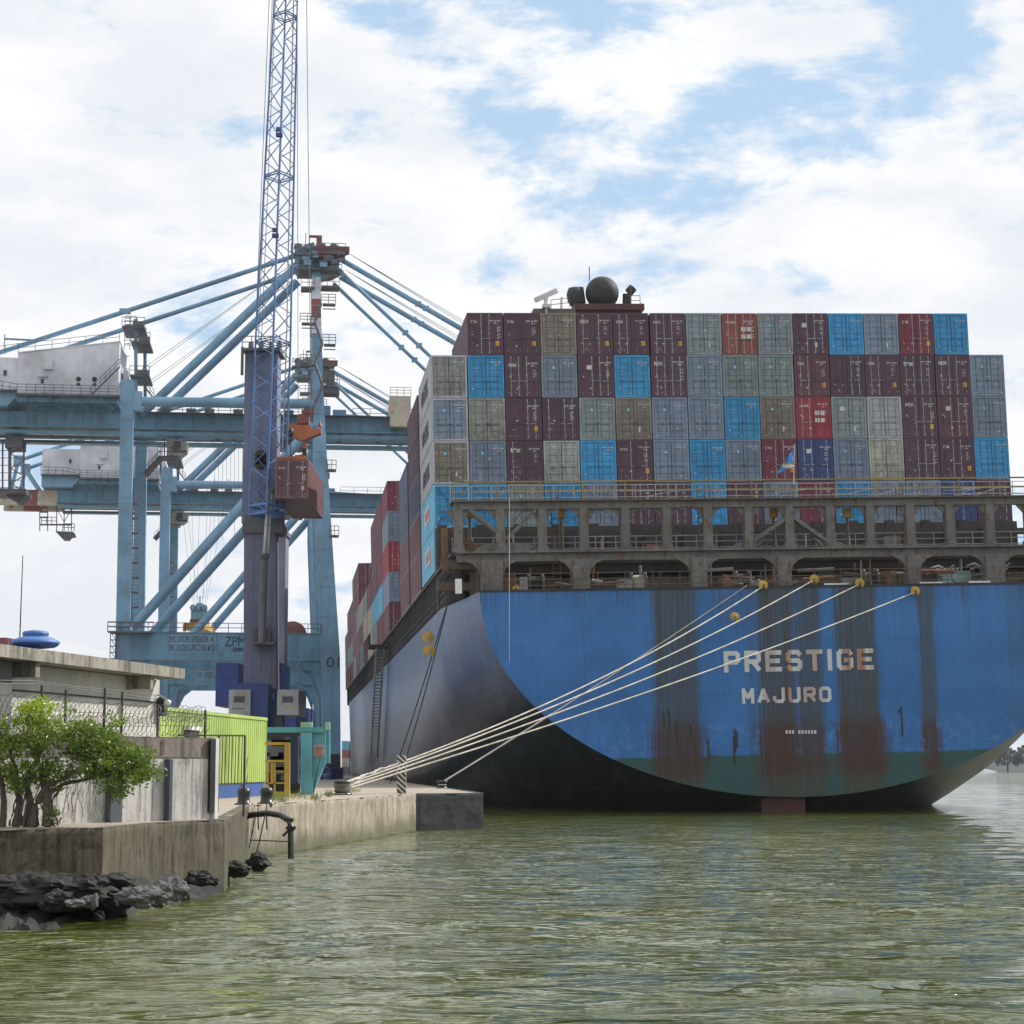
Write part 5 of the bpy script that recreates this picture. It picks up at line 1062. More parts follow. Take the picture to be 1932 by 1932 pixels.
# ------------------------------------------------------------------ mobile harbour crane with lattice boom
def harbour_crane():
    Y0 = 150.0; base = at(498, 1478, Y0); base.z = QZ; I = Matrix.Translation(-base)
    A = lambda x, y, Y=Y0: at(x, y, Y) - base
    r = empty('mobile_harbour_crane', base, 'tall mobile harbour crane, grey purple tower and deep blue lattice boom lifting a container', 'crane')
    TW = paint('grey_purple_tower_paint', (.12, .13, .20), .55, dirt=.2, rust=.1, streak=.4, sc=.5, dirtc=(.06, .06, .08)); BL = paint('blue_boom_paint', (.075, .17, .38), .45, dirt=.2, rust=.05, streak=.1)
    BD = paint('dark_blue_machine_paint', (.012, .045, .21), .4, dirt=.25, rust=.05); GR = paint('pale_grey_housing', (.36, .36, .36), .5, dirt=.25, streak=.3)
    zt, zc, zb = A(498, 668).z, A(498, 990).z, A(498, 1300).z; m = MB()
    x0, x1 = A(465, 668).x, A(526, 668).x; X0, X1 = A(462, 1290).x, A(523, 1290).x; yc = 0.4; d = 1.15
    m.hexa([(X0, yc - d, zb), (X1, yc - d, zb), (X1, yc + d, zb), (X0, yc + d, zb), (x0 + (X0 - x0) * .45, yc - d, zc), (x1, yc - d, zc), (x1, yc + d, zc), (x0 + (X0 - x0) * .45, yc + d, zc)])
    m.cur = 1; m.hexa([(x0 - .04, yc - d - .1, zc), (x1 + .06, yc - d - .1, zc), (x1 + .06, yc + d + .1, zc), (x0 - .04, yc + d + .1, zc), (x0, yc - d, zt), (x1, yc - d, zt), (x1, yc + d, zt), (x0, yc + d, zt)])
    for k in range(3): m.box(x0 + .5 + k * .75, x0 + .56 + k * .75, yc - d - .14, yc - d - .10, zc + .2, zt - .3); m.box(X0 + .55 + k * .7, X0 + .6 + k * .7, yc - d - .05, yc - d + .0, zb, zc)
    tw = m.build('tower', [TW, paint('blue_purple_tower_paint', (.14, .165, .28), .5, dirt=.2, rust=.1, streak=.3, sc=.5)], r)
    m = MB(); m.box(X0 - .25, X1 + .35, yc - d - .35, yc + d + .2, A(0, 1008).z, A(0, 990).z); m.box(X0 - .12, X1 + .2, yc - d - .2, yc + d + .2, A(0, 990).z, A(0, 972).z); m.build('tower_collar', DKB, tw)
    m = MB(); hx, hz = A(498, 862).x, A(498, 862).z; m.lathe((hx - .15, yc - d - .12, hz), [(.01, -.03), (.42, -.03), (.42, .03)], 18, 'y'); m.lathe((hx - .15, yc - d - .12, hz - .7), [(.01, -.03), (.42, -.03), (.42, .03)], 18, 'y'); m.box(hx - .57, hx + .27, yc - d - .15, yc - d - .11, hz - .7, hz); m.build('tower_hatch', M['dark'], tw)
    m = MB(); m.box(x0 - .15, x1 + .25, yc - 1.8, yc + 1.8, zt, zt + .2); m.rail([(x0 - .15, yc - 1.8, zt + .2), (x1 + .25, yc - 1.8, zt + .2)], .9, .7, .03, 1)
    for dx in (.3, 1.1, 1.9, 2.5): m.lathe((x0 + dx, yc, zt + .55), [(.1, -.15), (.5, -.15), (.5, .15)], 16, 'x')
    m.beam((x0 - .15, yc - 1.6, zt - 1.9), (x0 - .15, yc - 1.6, zt + .3), .2); m.build('tower_head', DKB, tw)
    # balcony and its winch
    p, q = A(483, 1214), A(517, 1214); m = MB(); m.box(p.x, q.x + .3, yc - d - 1.5, yc - d, p.z - .2, p.z); m.rail([(p.x, yc - d - 1.5, p.z), (q.x + .3, yc - d - 1.5, p.z)], 1.0, .6, .03, 1); m.cbox(((p.x + q.x) / 2, yc - d - .7, p.z + .45), 1.3, .9, .9); m.lathe(((p.x + q.x) / 2, yc - d - .8, p.z + 1), [(.35, -.5), (.35, .5)], 12, 'x')
    m.cbox(((p.x + q.x) / 2 + .9, yc - d - .5, A(0, 1265).z), .3, .3, 1.6); m.build('balcony', DKB, tw)
    # superstructure
    z1, z0 = A(0, 1292).z, A(0, 1408).z; m = MB(); m.box(A(470, 0).x, A(534, 0).x, -2.6, 6, z0, z1); m.box(A(421, 0).x, A(462, 0).x, 3, 9, A(0, 1330).z, A(0, 1247).z); m.box(A(524, 0).x, A(541, 0).x, 3, 9, A(0, 1330).z, A(0, 1247).z)
    m.box(A(440, 0).x, A(560, 0).x, -3, 7, 1.2, z0); m.box(A(421, 0).x, A(462, 0).x, 2.96, 2.999, A(0, 1277).z, A(0, 1276).z); body = m.build('superstructure', BD, r)
    for (xa, xb, ln) in ((432, 472, 0), (523, 563, 0)):
        m = MB(); a, c = A(xa, 1301, 147), A(xb, 1349, 147); yy = -3; m.prism([(a.x, yy, c.z), (c.x, yy, c.z), (c.x, yy, a.z), (a.x + .05, yy, a.z), (a.x, yy, a.z - .1)], (0, 5.5, 0)); h = m.build('engine_housing', GR, r)
        xm = (a.x + c.x) / 2; m = MB(); m.box(xm - .42, xm + .38, yy - .03, yy - .002, a.z - .95, a.z - .5); m.build('housing_window', M['glass'], h); m = MB()
        if xa < 500: m.box(xm - .55, xm + .4, yy - .02, yy - .002, c.z + .45, c.z + .5); m.build('housing_lettering', LET, h)
    m = MB(); a = A(565, 1305, 147); m.box(a.x, a.x + .35, -3, -2.3, a.z - .9, a.z); m.beam((a.x - .4, -2.6, a.z - .3), (a.x, -2.6, a.z - .3), .1); m.build('mirror', M['black'], r)
    m = MB(); m.box(A(543, 0).x, A(556, 0).x, -1, .5, 1.0, A(0, 1352).z); m.build('outrigger_leg', DKB, r)
    m = MB()
    for k in range(4):
        for s in (-3, 3): m.lathe((A(440 + k * 36, 0).x, s, .75), [(.2, -.35), (.75, -.35), (.75, .35), (.2, .35)], 16, 'y')
    m.box(A(425, 0).x, A(572, 0).x, -3, 3, .7, 1.5); m.build('undercarriage', M['dark'], r)
    # luffing cylinder
    m = MB(); p, q = A(507, 925, 147.2), A(499, 1045, 147.0); m.tube(p, q, .14, 10); m.tube(p + Vector((.25, 0, 0)), q + Vector((.25, 0, 0)), .07, 8); rod = m.build('luffing_rod', M['galv'], r)
    m = MB(); e = A(494, 1212, 147.2); m.tube(q, e, .27, 12); m.tube(q, q.lerp(e, .05), .36, 12); m.build('luffing_cylinder', DKB, r); MB().tube(p + Vector((-.1, 0, .25)), p + Vector((.3, 0, -.1)), .25, 8).build('cylinder_joint', DKB, r)
    # lattice boom
    bot, top = A(503, 972, 147.2), A(549, -260, 150.5); ax = (top - bot).normalized()
    fx = Vector((math.cos(R(-38)), math.sin(R(-38)), 0)); fx = (fx - ax * fx.dot(ax)).normalized(); fy = ax.cross(fx).normalized(); L = (top - bot).length
    if fy.y < 0: fy = -fy
    def half(t): return .94 - .42 * max(0, (t - .25) / .75) if t > .02 else .9
    def ch(i, t):
        sx, sy = ((-1, -1), (1, -1), (1, 1), (-1, 1))[i]; h = half(t); return bot + ax * L * t + fx * sx * h + fy * sy * h
    N = 44
    for i in range(4):
        m = MB()
        for k in range(N): m.tube(ch(i, k / N), ch(i, (k + 1) / N), .085 if k < 30 else .07, 6, cap=False)
        m.build('boom_chord', BL, r)
        m = MB()
    for i in range(4):
        j = (i + 1) % 4
        for k in range(N):
            a, b = (i, j) if k % 2 else (j, i); m.tube(ch(a, k / N), ch(b, (k + 1) / N), .042, 5, cap=False)
            if k % 11 == 0: m.tube(ch(i, k / N), ch(j, k / N), .06, 5, cap=False); m.tube(ch(i, (k + .15) / N), ch(j, (k + .15) / N), .05, 5, cap=False)
    m.build('boom_lacing', BL, r)
    m = MB()
    for t in (.0, .012): 
        for i in range(4): m.tube(ch(i, t), ch((i + 1) % 4, t), .12, 6)
    m.tube(ch(0, 0), ch(2, .05), .08, 5); m.tube(ch(1, 0), ch(3, .05), .08, 5); m.build('boom_foot', BL, r)
    m = MB(); p = A(505, 720, 147); 
    m.path([ch(2, k / N) + Vector((-.3, -.1, 0)) for k in range(0, N + 1, 2)], .05, 5); m.build('boom_pipe', M['galv'], r)
    m = MB()
    for y in (265, 458):
        t = (A(545, y, 149).z - bot.z) / (top.z - bot.z); c = ch(1, t); m.cbox(c + Vector((-.1, -.1, 0)), .5, .4, .28); m.cbox(c + Vector((-.2, -.1, .45)), .28, .3, .3)
    m.build('boom_floodlight', BD, r)
    # stay lines to the tower head, hoist ropes to the hook
    m = MB(); hd = Vector((x0 + .6, yc, zt + 1.0))
    for dx in (0, .25, .5): m.tube(hd + Vector((dx, 0, 0)), top + Vector((-1.3 + dx, 0, 0)), .028, 4, cap=False)
    hk = A(576, 795, 149.5)
    for (dx, tx, rr) in ((-.55, -.2, .024), (.45, .9, .028)): m.tube(hk + Vector((dx, 0, 0)), A(565 + tx * 12 if dx > 0 else 560, -250, 149.5), rr, 4, cap=False)
    m.build('crane_ropes', M['wire'], r)
    # hook block and rotator
    m = MB(); c = A(574, 812, 149.5)
    m.prism([c + Vector((-1.2, 0, .5)), c + Vector((-1.2, 0, -.1)), c + Vector((-.7, 0, -.6)), c + Vector((-.1, 0, -.8)), c + Vector((.5, 0, -.5)), c + Vector((1.25, 0, -.2)), c + Vector((1.3, 0, .15)), c + Vector((.6, 0, .1)), c + Vector((.3, 0, .55))][::1], (0, .9, 0)); m.tube(c + Vector((0, .45, -.7)), c + Vector((0, .45, -1.4)), .16, 10)
    hk_o = m.build('hook_block', M['orange'], r)
    m = MB(); m.cbox(c + Vector((-.1, .4, .85)), .9, .8, .8); m.cbox(c + Vector((.35, .4, 1.5)), .8, .5, .3); m.cbox(c + Vector((-.1, .4, 1.4)), .3, .3, .5)
    for dx in (-1.0, 1.15): m.lathe(c + Vector((dx, .4, .35)), [(.22, 0), (.03, .5)], 8)
    m.build('hook_swivel', RB, hk_o); m = MB(); m.cbox(c + Vector((0, .45, -1.8)), .32, .32, .9); m.build('hook', M['black'], hk_o)
    # lifted container
    n0 = at(581, 940, 145); f0 = at(609, 984, 157.1); dd = Vector((f0.x - n0.x, f0.y - n0.y, 0)).normalized(); rz = math.atan2(-dd.x, dd.y)
    o = n0 - Vector((math.cos(rz), math.sin(rz), 0)) * (CW / 2); Mx = Matrix.Translation(o) @ Matrix.Rotation(rz, 4, 'Z')
    cont = container('m', Mx, 'maroon container hanging in the air from the mobile harbour crane', None, ('t_DFSC', 'sticker'))
    for ch in kids(cont):
        if ch.name.startswith('body'): ch.color = (.19, .085, .09, .3)  # paler than the doors: faded paint plus brightness of the sunlit side
    spr = empty('lifting_spreader', Mx @ Matrix.Translation((0, CL / 2, CH + .02)), 'orange spreader with slings gripping the hanging maroon container', 'spreader')
    m = MB(); m.box(-.35, .35, -5.8, 5.8, .05, .3)
    for s in (-1, 1): m.box(-1.15, 1.15, s * 5.85 - .15, s * 5.85 + .15, .02, .22)
    m.box(-.8, .8, -1.5, 1.5, .3, .7); m.cbox((.3, -3.2, .5), .7, 1.3, .4); m.build('spreader_frame', M['orange'], spr)
    m = MB(); tp = spr.matrix_world.inverted() @ (c + base + Vector((0, .45, -2.1)))
    for sx in (-1, 1):
        for sy in (-1, 1): m.tube((sx * .75, sy * 3.0, .5), tp, .06, 6)
    m.prism([(-.55, -1.0, .9), (.55, -1.0, .9), (.12, -.6, tp.z * .6), (-.12, -.6, tp.z * .6)], (0, .25, 0)); m.build('sling', M['orange'], spr)
    m = MB(); m.tube((-.3, -4.5, .5), (-.3, -4.5, 1.9), .04, 6); m.lathe((-.3, -4.5, 1.9), [(.06, 0), (.2, .15), (.2, .6), (.06, .75)], 10); m.build('signal_lamp', M['black'], spr)
harbour_crane()
def far_tower():
    base = at(545, 1478, 215); base.z = QZ; A = lambda x, y: at(x, y, 215) - base
    r = empty('harbour_crane', base, 'grey purple tower of another mobile crane standing behind the first', 'crane'); TW = paint('pale_grey_purple_paint', (.20, .21, .29), .55, dirt=.2, streak=.3, sc=.4)
    m = MB(); m.hexa([(A(522, 0).x, -1.5, 3), (A(558, 0).x, -1.5, 3), (A(558, 0).x, 1.5, 3), (A(522, 0).x, 1.5, 3), (A(524, 0).x, -1.5, A(0, 1007).z), (A(557, 0).x, -1.5, A(0, 1007).z), (A(557, 0).x, 1.5, A(0, 1007).z), (A(524, 0).x, 1.5, A(0, 1007).z)]); m.build('tower', TW, r)
    m = MB(); m.box(A(520, 0).x, A(560, 0).x, -1.7, 1.7, A(0, 1014).z, A(0, 1005).z); m.box(A(557, 0).x, A(560, 0).x, -2, -1.5, A(0, 1160).z, A(0, 1130).z); m.box(A(536, 0).x, A(538, 0).x, -1.56, -1.5, A(0, 1130).z, A(0, 1124).z); m.build('tower_trim', DKB, r)
    m = MB(); m.box(A(535, 0).x, A(583, 0).x, -3, 4, .8, A(0, 1372).z + 2); m.build('machine_body', paint('blue_machine_body', (.012, .05, .25), .4), r)
far_tower()

# ------------------------------------------------------------------ quay and land
# the shore is drawn in units of 0.757 m (eye height 3.5, quay 2.0) and built in metres
UN, HC, HC_M = HC / 3.5, 3.5, HC
CQ = concrete('quay_wall_concrete', (.40, .35, .28), (.10, .085, .06), .75, algae=True); CQD = concrete('dark_quay_block', (.055, .06, .06), (.02, .02, .02), .6); CT = concrete('quay_top_concrete', (.42, .36, .29), (.20, .17, .14), .5)  # the end block concrete is darker than the quay wall
CWL = concrete('pale_rendered_wall', (.60, .58, .55), (.09, .085, .08), .95, sc=1.5); CRT = concrete('mossy_retaining_wall', (.115, .095, .06), (.012, .011, .009), 1.0, algae=True, sc=1.8)
Q0, Q1, Q2 = ground(470, 1520, 2), ground(785, 1497.5, 2), Vector(((912 - 966) / 3747 * 113, 113, 2))
Q3 = SHIP @ Vector((-21.4, 3.5, 2)); Q3 /= UN; Q3.z = 2; Q4 = SHIP @ Vector((-21.4, 420, 2)); Q4 /= UN; Q4.z = 2
RW0, RW1, RW2, RW3 = ground(-300, 1572, 2), ground(195, 1563, 2), ground(300, 1553, 2), ground(425, 1546.5, 2)
ORD2 = ORD + ['seventeenth', 'eighteenth', 'nineteenth', 'twentieth'] + ['twenty-' + w for w in ORD[:9]] + ['thirtieth'] + ['thirty-' + w for w in ORD[:9]] + ['fortieth'] + ['forty-' + w for w in ORD[:9]]
def land():
    from mathutils import noise as mnoise
    edge = [Vector((-60, RW0.y + 3, 2)), RW0, RW1, RW2, RW3, Q0, Q1, Q2, Q3, Q4, Vector((-110, Q4.y + 30, 2)), Vector((-400, Q4.y + 30, 2)), Vector((-400, 60, 2))]
    m = MB(); m.add(edge, [tuple(range(len(edge)))]); tag(m.build('quay_apron', CT), 'dusty concrete quay surface', kind='structure')
    def wall(name, pts, mt, lab, cat):
        m = MB()
        for a, b in zip(pts, pts[1:]):
            d = (b - a).normalized(); n = Vector((d.y, -d.x, 0)); n = n if n.y < 0 or n.x > 0 else -n; k = -n * .9
            m.hexa([(a.x - n.x * .15, a.y - n.y * .15, -3), (b.x - n.x * .15, b.y - n.y * .15, -3), (b.x + k.x, b.y + k.y, -3), (a.x + k.x, a.y + k.y, -3), (a.x - n.x * .15, a.y - n.y * .15, 1.99), (b.x - n.x * .15, b.y - n.y * .15, 1.99), (b.x + k.x, b.y + k.y, 1.99), (a.x + k.x, a.y + k.y, 1.99)])
            L_ = (b - a).length; nu = max(2, min(200, int(L_ / .16))); nv = 22; P = []
            for i in range(nu + 1):
                q = a.lerp(b, i / nu); chip = .10 * max(0, mnoise.noise(Vector((q.x * .9, q.y * .9, 3))) - .12) + .03 * abs(mnoise.noise(q * 3)); e_ = 0 if i in (0, nu) else 1
                for j in range(nv + 1):
                    z = -1.2 + 3.225 * j / nv; f = (mnoise.noise(Vector((q.x * .8, q.y * .8, z * 1.3))) * .05 + mnoise.noise(Vector((q.x * 3, q.y * 3, z * 4))) * .025 + mnoise.noise(Vector((q.x * 8, q.y * 8, z * 9))) * .012) * e_
                    if j >= nv - 1: f -= chip * 1.3; z -= chip * (1.6 if j == nv else .3)
                    if abs(z - 1.55) < .08: f -= .02
                    P.append((q.x + n.x * f, q.y + n.y * f, z))
                P.append((q.x - n.x * .35, q.y - n.y * .35, 2.012))
            w_ = nv + 2; F = [(i * w_ + j, (i + 1) * w_ + j, (i + 1) * w_ + j + 1, i * w_ + j + 1) for i in range(nu) for j in range(nv + 1)]
            m.add(P, F, True)
        o = m.build(name, mt); tag(o, lab, cat); return o
    wall('quay_wall', [Q0, Q1], CQ, 'sunlit stained concrete quay wall with algae at the waterline', 'wall'); wall('quay_end_block', [Q1, Q2, Q3], CQD, 'dark concrete block at the end of the quay beside the ship', 'wall')
    wall('retaining_wall', [RW0, RW1, RW2, RW3, Q0], CRT, 'low mossy retaining wall above the dark rocks at lower left', 'wall')
    wall('far_quay_wall', [Q3, Q4], CQ, 'long quay wall along the ship', 'wall')
    # shoreline bank
    n, k = 70, 14; P = []
    for i in range(n + 1):
        for j in range(k + 1):
            s, t = i / n, j / k; a = RW0.lerp(RW1, min(1, s * 1.3)) if s < .77 else RW1.lerp(RW3, (s - .77) / .23); wdt = 6.5 - 5.2 * max(0, s - .62) / .38
            q = a + Vector((.15 * s, -1, 0)) * (t * wdt - .2); z = 1.02 * (1 - t) ** 1.15 * (1 - .75 * max(0, s - .45)) - .12 - .15 * t + .32 * math.sin(i * .9 + j * 1.3) * math.sin(i * .37 - j * .8) * (1 - t * .5) * .6 + random.uniform(-.06, .06)
            P.append((q.x, q.y, z))
    rk = concrete('wet_dark_rock', (.009, .0085, .0075), (.004, .004, .004), .7, sc=2); rk.node_tree.nodes['Principled BSDF'].inputs['Roughness'].default_value = .75
    m = MB(); m.add(P, [(i * (k + 1) + j, i * (k + 1) + j + 1, (i + 1) * (k + 1) + j + 1, (i + 1) * (k + 1) + j) for i in range(n) for j in range(k)]); tag(m.build('shore_bank', rk), 'dark muddy bank at the foot of the retaining wall', kind='structure')
    def rock(c, sx, sy, sz, mt, lab, seed):
        rr = random.Random(seed); import mathutils
        N1, N2 = 22, 32; P = []
        for i in range(N1 + 1):
            for j in range(N2):
                th, ph = math.pi * i / N1, 2 * math.pi * j / N2; v = Vector((math.sin(th) * math.cos(ph), math.sin(th) * math.sin(ph), math.cos(th)))
                f = 1 + .45 * mathutils.noise.noise(v * 1.6 + Vector((seed * 3.1, 0, 0))) + .28 * abs(mathutils.noise.noise(v * 3.4 + Vector((seed, 2, 0)))) + .12 * mathutils.noise.noise(v * 9 + Vector((seed, 5, 0))); P.append((v.x * sx * f, v.y * sy * f, v.z * sz * f))
        F = [(i * N2 + j, (i + 1) * N2 + j, (i + 1) * N2 + (j + 1) % N2, i * N2 + (j + 1) % N2) for i in range(N1) for j in range(N2)]
        m = MB(); m.add(P, F); o = m.build('shore_rock', mt); o.location = Vector(c) * UN; tag(o, lab, 'rock', 'rocks along the shore')
    pal = concrete('pale_wet_stone', (.13, .13, .125), (.12, .12, .12), .5, sc=3)
    specs = [(30, 1668, 46, 1.1, .8, .32, 0, 'wide flat black rock at the far left below the wall'), (95, 1672, 45.5, .9, .7, .34, 0, 'black hump of rock below the tree trunk'), (150, 1672, 45.5, .8, .6, .36, 0, 'rounded black rock right of the hump'),
             (205, 1668, 46.5, .75, .6, .32, 0, 'black rock under the right end of the mossy wall'), (110, 1690, 43.5, .35, .3, .2, 0, 'small black rock at the water edge'), (165, 1692, 43.8, .15, .15, .10, 1, 'small pale stone wet at the water edge'),
             (178, 1690, 43.6, .09, .1, .12, 1, 'pointed pale stone sticking out of the water'), (140, 1695, 43.2, .2, .2, .08, 1, 'flat pale stone just above the water'), (262, 1680, 45, .4, .35, .18, 1, 'large pale boulder right of the black rocks'),
             (300, 1676, 46, .3, .3, .2, 1, 'middle pale boulder by the shore'), (330, 1668, 48, .32, .3, .2, 1, 'rightmost pale boulder by the shore'), (488, 1630, 68, .35, .4, .24, 0, 'dark rock at the foot of the quay by the pipe'), (380, 1650, 53, .4, .4, .18, 0, 'dark rock midway between wall and quay'), (440, 1640, 60, .42, .4, .2, 0, 'dark rock left of the bent pipe')]
    for i, (x, y, Y, sx, sy, sz, pl, lab) in enumerate(specs):
        p = at(x, y, Y); rock((p.x, Y, max(.05, p.z * .6 + .16)), sx, sy, sz * 1.15, pal if pl else rk, lab, i + 1)
    for i in range(46):
        t = i / 45; x = 5 + 400 * t + random.uniform(-8, 8); Y = 46.3 + (0 if t < .5 else (t - .5) * 40) + random.uniform(-1.2, .6) * (1 if t < .5 else .5); p = at(x, 1600, Y); s = random.uniform(.12, .36) * (1 - .45 * t)
        rock((p.x, Y, random.uniform(.1, .55) if t < .5 else random.uniform(.02, .2)), s * random.uniform(.8, 1.5), s, s * random.uniform(.5, .9), rk, '%s small dark broken stone from the left along the foot of the wall' % (ORD2[i]), 40 + i)
    # pebble bank
    m = MB()
    for i in range(900):
        x = random.uniform(-60, 125); y = random.uniform(1668, 1702); p = ground(x, y, .1); lim = 1664 + abs(x - 20) * .16
        if y < lim or p.y < 5: continue
        s = random.uniform(.03, .09); q = Quaternion((random.random(), random.random(), random.random(), random.random())).normalized()
        V = [q @ Vector(v) * s for v in ((1, 0, 0), (-1, 0, 0), (0, 1, 0), (0, -1, 0), (0, 0, .7), (0, 0, -.7))]; z = .10 + max(0, (1705 - y)) * .013
        m.add([v + Vector((p.x, p.y, z)) for v in V], [(0, 2, 4), (2, 1, 4), (1, 3, 4), (3, 0, 4), (2, 0, 5), (1, 2, 5), (3, 1, 5), (0, 3, 5)])
    tag(m.build('pebbles', concrete('grey_pebble', (.26, .26, .25), (.05, .05, .05), .6, sc=4)), 'patch of small grey stones at the lower left water edge', 'pebbles', kind='stuff')
    m = MB(); P = []
    for i in range(25):
        for j in range(9): s, t = i / 24, j / 8; q = ground(-60 + 190 * s, 1704 - 36 * t * (1 - abs(s - .4)), .1); P.append((q.x, q.y, -.08 + .5 * t + .06 * math.sin(i) * math.sin(j * 2)))
    m.add(P, [(i * 9 + j, i * 9 + j + 1, (i + 1) * 9 + j + 1, (i + 1) * 9 + j) for i in range(24) for j in range(8)]); tag(m.build('pebble_bank', rk), 'dark bank under the pebbles', kind='structure')
land()

# ------------------------------------------------------------------ upper wall, building, fences
UW0, UW1 = at(-60, 1380, 50), at(403, 1389, 57)
def upper():
    d = Vector((UW1.x - UW0.x, UW1.y - UW0.y, 0)); L = d.length; ang = math.atan2(d.y, d.x); Mx = Matrix.Translation((UW0.x, UW0.y, 1.9)) @ Matrix.Rotation(ang, 4, 'Z'); H = 2.42
    r = empty('boundary_wall', Mx, 'grey streaked concrete boundary wall behind the leafy bush', 'wall')
    m = MB(); m.box(0, L, 0, .25, 0, H - .55); m.build('panel', CWL, r)
    m = MB(); m.box(0, L, .03, .22, H - .545, H); m.box(0, L, .0, .28, H - .55 - .06, H - .549); m.build('upper_panel', concrete('brown_grey_concrete', (.26, .22, .20), (.05, .045, .04), .9), r)
    Pm = MB(); I = Mx.inverted()
    def lx(x): 
        o, q = I @ Vector((0, 0, HC)), I.to_3x3() @ ray(x, 1450); return (o + q * (-o.y / q.y)).x
    for x0, x1 in ((200, 222), (310, 316)): Pm.box(lx(x0), lx(x1), -.22, -.001, 0, H - .62)
    Pm.build('pilaster', concrete('blue_grey_pilaster', (.10, .12, .14), (.04, .04, .05), .5), r)
    e = MB(); e.box(L - .2, L + .0, -.1, -.002, .3, H - .05); e.build('gate_post', M['black'], r); e = MB(); e.box(L + .002, L + .13, -.1, .3, 0, H - .02); e.build('edge_post', M['white'], r)
    stt = MB(); x = lx(306); stt.box(x, x + .06, -.012, -.001, H - .5, H - .05); stt.build('rust_stain_plate', M['rusty'], r)
    # razor wire on stakes
    rz = empty('razor_wire_fence', Mx @ Matrix.Translation((0, 0, H)), 'coils of razor wire on iron stakes along the top of the boundary wall', 'fence')
    zz = lambda y: at(200, y, 53).z - 1.9 - H
    for k, x in enumerate((80, 126, 200, 233, 301, 391)):
        s = MB(); s.beam((lx(x), .12, -.1), (lx(x), .12, zz(1296 + (x > 300) * 30 + k % 2 * 6)), .05); s.build('stake', M['dark'], rz)
    for (xa, xb, z0, rr) in ((-60, 120, .72, .33), (120, 300, .62, .28), (-60, 300, .28, .27), (303, 392, .32, .29), (303, 388, .66, .22)):
        a, b = lx(xa), lx(xb); n = int((b - a) / .16); pts = []
        for i in range(n * 12): t = i / 12; w_ = .5 * math.sin(t * 1.7) * .06; pts.append((a + (b - a) * i / (n * 12) + .10 * math.sin(t * 6.283), .12 + rr * math.cos(t * 6.283) * .8, z0 + (rr + w_) * math.sin(t * 6.283)))
        s = MB(); s.path(pts, .009, 3); s.tube((a, .12, z0), (b, .12, z0), .008, 4); s.build('coil', M['wire'], rz)
    s = MB(); s.path([(lx(x), .12, zz(y)) for x, y in ((0, 1290), (60, 1288), (145, 1296), (255, 1302), (300, 1306))], .012, 4); s.path([(lx(x), .12, zz(y)) for x, y in ((0, 1296), (80, 1294), (200, 1304), (300, 1314))], .012, 4); s.build('strand', M['wire'], rz)
    # barred gate at the right of the wall
    a, b = at(413, 1388, 57.5), at(462, 1388, 60); g0 = Vector((a.x, a.y, 2)); gt = empty('barred_gate', g0, 'thin dark barred gate between the wall end and the big bollards', 'gate'); I2 = Matrix.Translation(-g0)
    m = MB(); m.beam(a + Vector((-1.1, -.5, 0)), b, .05); m.beam(Vector((b.x, b.y, 2.0)), b, .055); m.beam(Vector((a.x, a.y, 2.2)), a, .05); lo = at(413, 1480, 57.5).z; m.beam((a.x, a.y, lo), (b.x, b.y, lo), .04); m.build('gate_frame', M['dark'], gt, inv=I2)
    m = MB()
    for i in range(1, 8): p = a.lerp(b, i / 8); m.beam((p.x, p.y, lo), (p.x + .02, p.y, p.z), .022)
    m.build('bars', M['dark'], gt, inv=I2)
    # building
    e0, e1 = at(-30, 1236, 50.4), at(343, 1283, 64.2); d = Vector((e1.x - e0.x, e1.y - e0.y, 0)); L = d.length; ang = math.atan2(d.y, d.x); Mb = Matrix.Translation((e0.x, e0.y, 0)) @ Matrix.Rotation(ang, 4, 'Z'); I = Mb.inverted()
    bz = e0.z; bd = empty('concrete_building', Mb @ Matrix.Translation((0, 0, 2)), 'single storey concrete building with flat overhanging roof slab at the left edge', 'building'); z = bz - 2
    sl = concrete('weathered_roof_slab', (.34, .32, .27), (.045, .042, .036), 1.0, sc=1.5)
    m = MB(); m.box(-1, L, -.1, 9, z, z + .33); m.box(-1.2, L - 2.6, 1.5, 9, z + .33, z + .5); m.build('roof_slab', sl, bd)
    def bx(x, yy):
        o, q = I @ Vector((0, 0, HC)), I.to_3x3() @ ray(x, 1300); return (o + q * ((yy - o.y) / q.y)).x
    xr = bx(301, .85); m = MB(); m.box(-1, xr, .85, 8.5, 0, z - .02); m.build('wall', concrete('pale_green_grey_render', (.60, .59, .54), (.38, .36, .33), .35), bd)
    m = MB()
    for xx in (bx(73, 0), bx(289, 0)): m.box(xx - .12, xx + .14, .05, .84, z - .42, z - .01)
    m.build('roof_beam', sl, bd)
    m = MB(); x0 = bx(16, .6); m.box(-1.5, x0, .5, .84, 0, z - .02); m.build('corner_column', concrete('dark_grey_render', (.16, .16, .155), (.08, .08, .08), .5), bd)
    m = MB(); m.beam((x0, .8, z - .75), (xr, .8, z - .75), .04); m.cbox((xr - .1, .7, z - .9), .3, .25, .6); m.build('conduit', M['dark'], bd)
    c = empty('security_camera', Mb @ Matrix.Translation((xr - .3, .45, bz - .75)), 'small white dome camera on the corner of the concrete building', 'camera'); m = MB(); m.lathe((0, 0, 0), [(.02, -.12), (.11, -.07), (.12, .03), (.05, .08)], 14); m.build('dome', M['white'], c); m = MB(); m.beam((0, 0, .05), (0, .35, .25), .05); m.build('bracket', M['galv'], c)
    # water tank
    p = at(66, 1236, 56); tb = empty('water_tank', Vector((p.x, p.y, bz + .5)), 'round blue plastic water tank with domed lid on the building roof', 'water tank'); tm = paint('blue_plastic', (.015, .06, .26), .5, dirt=.1, streak=0); u = 56 / 3747
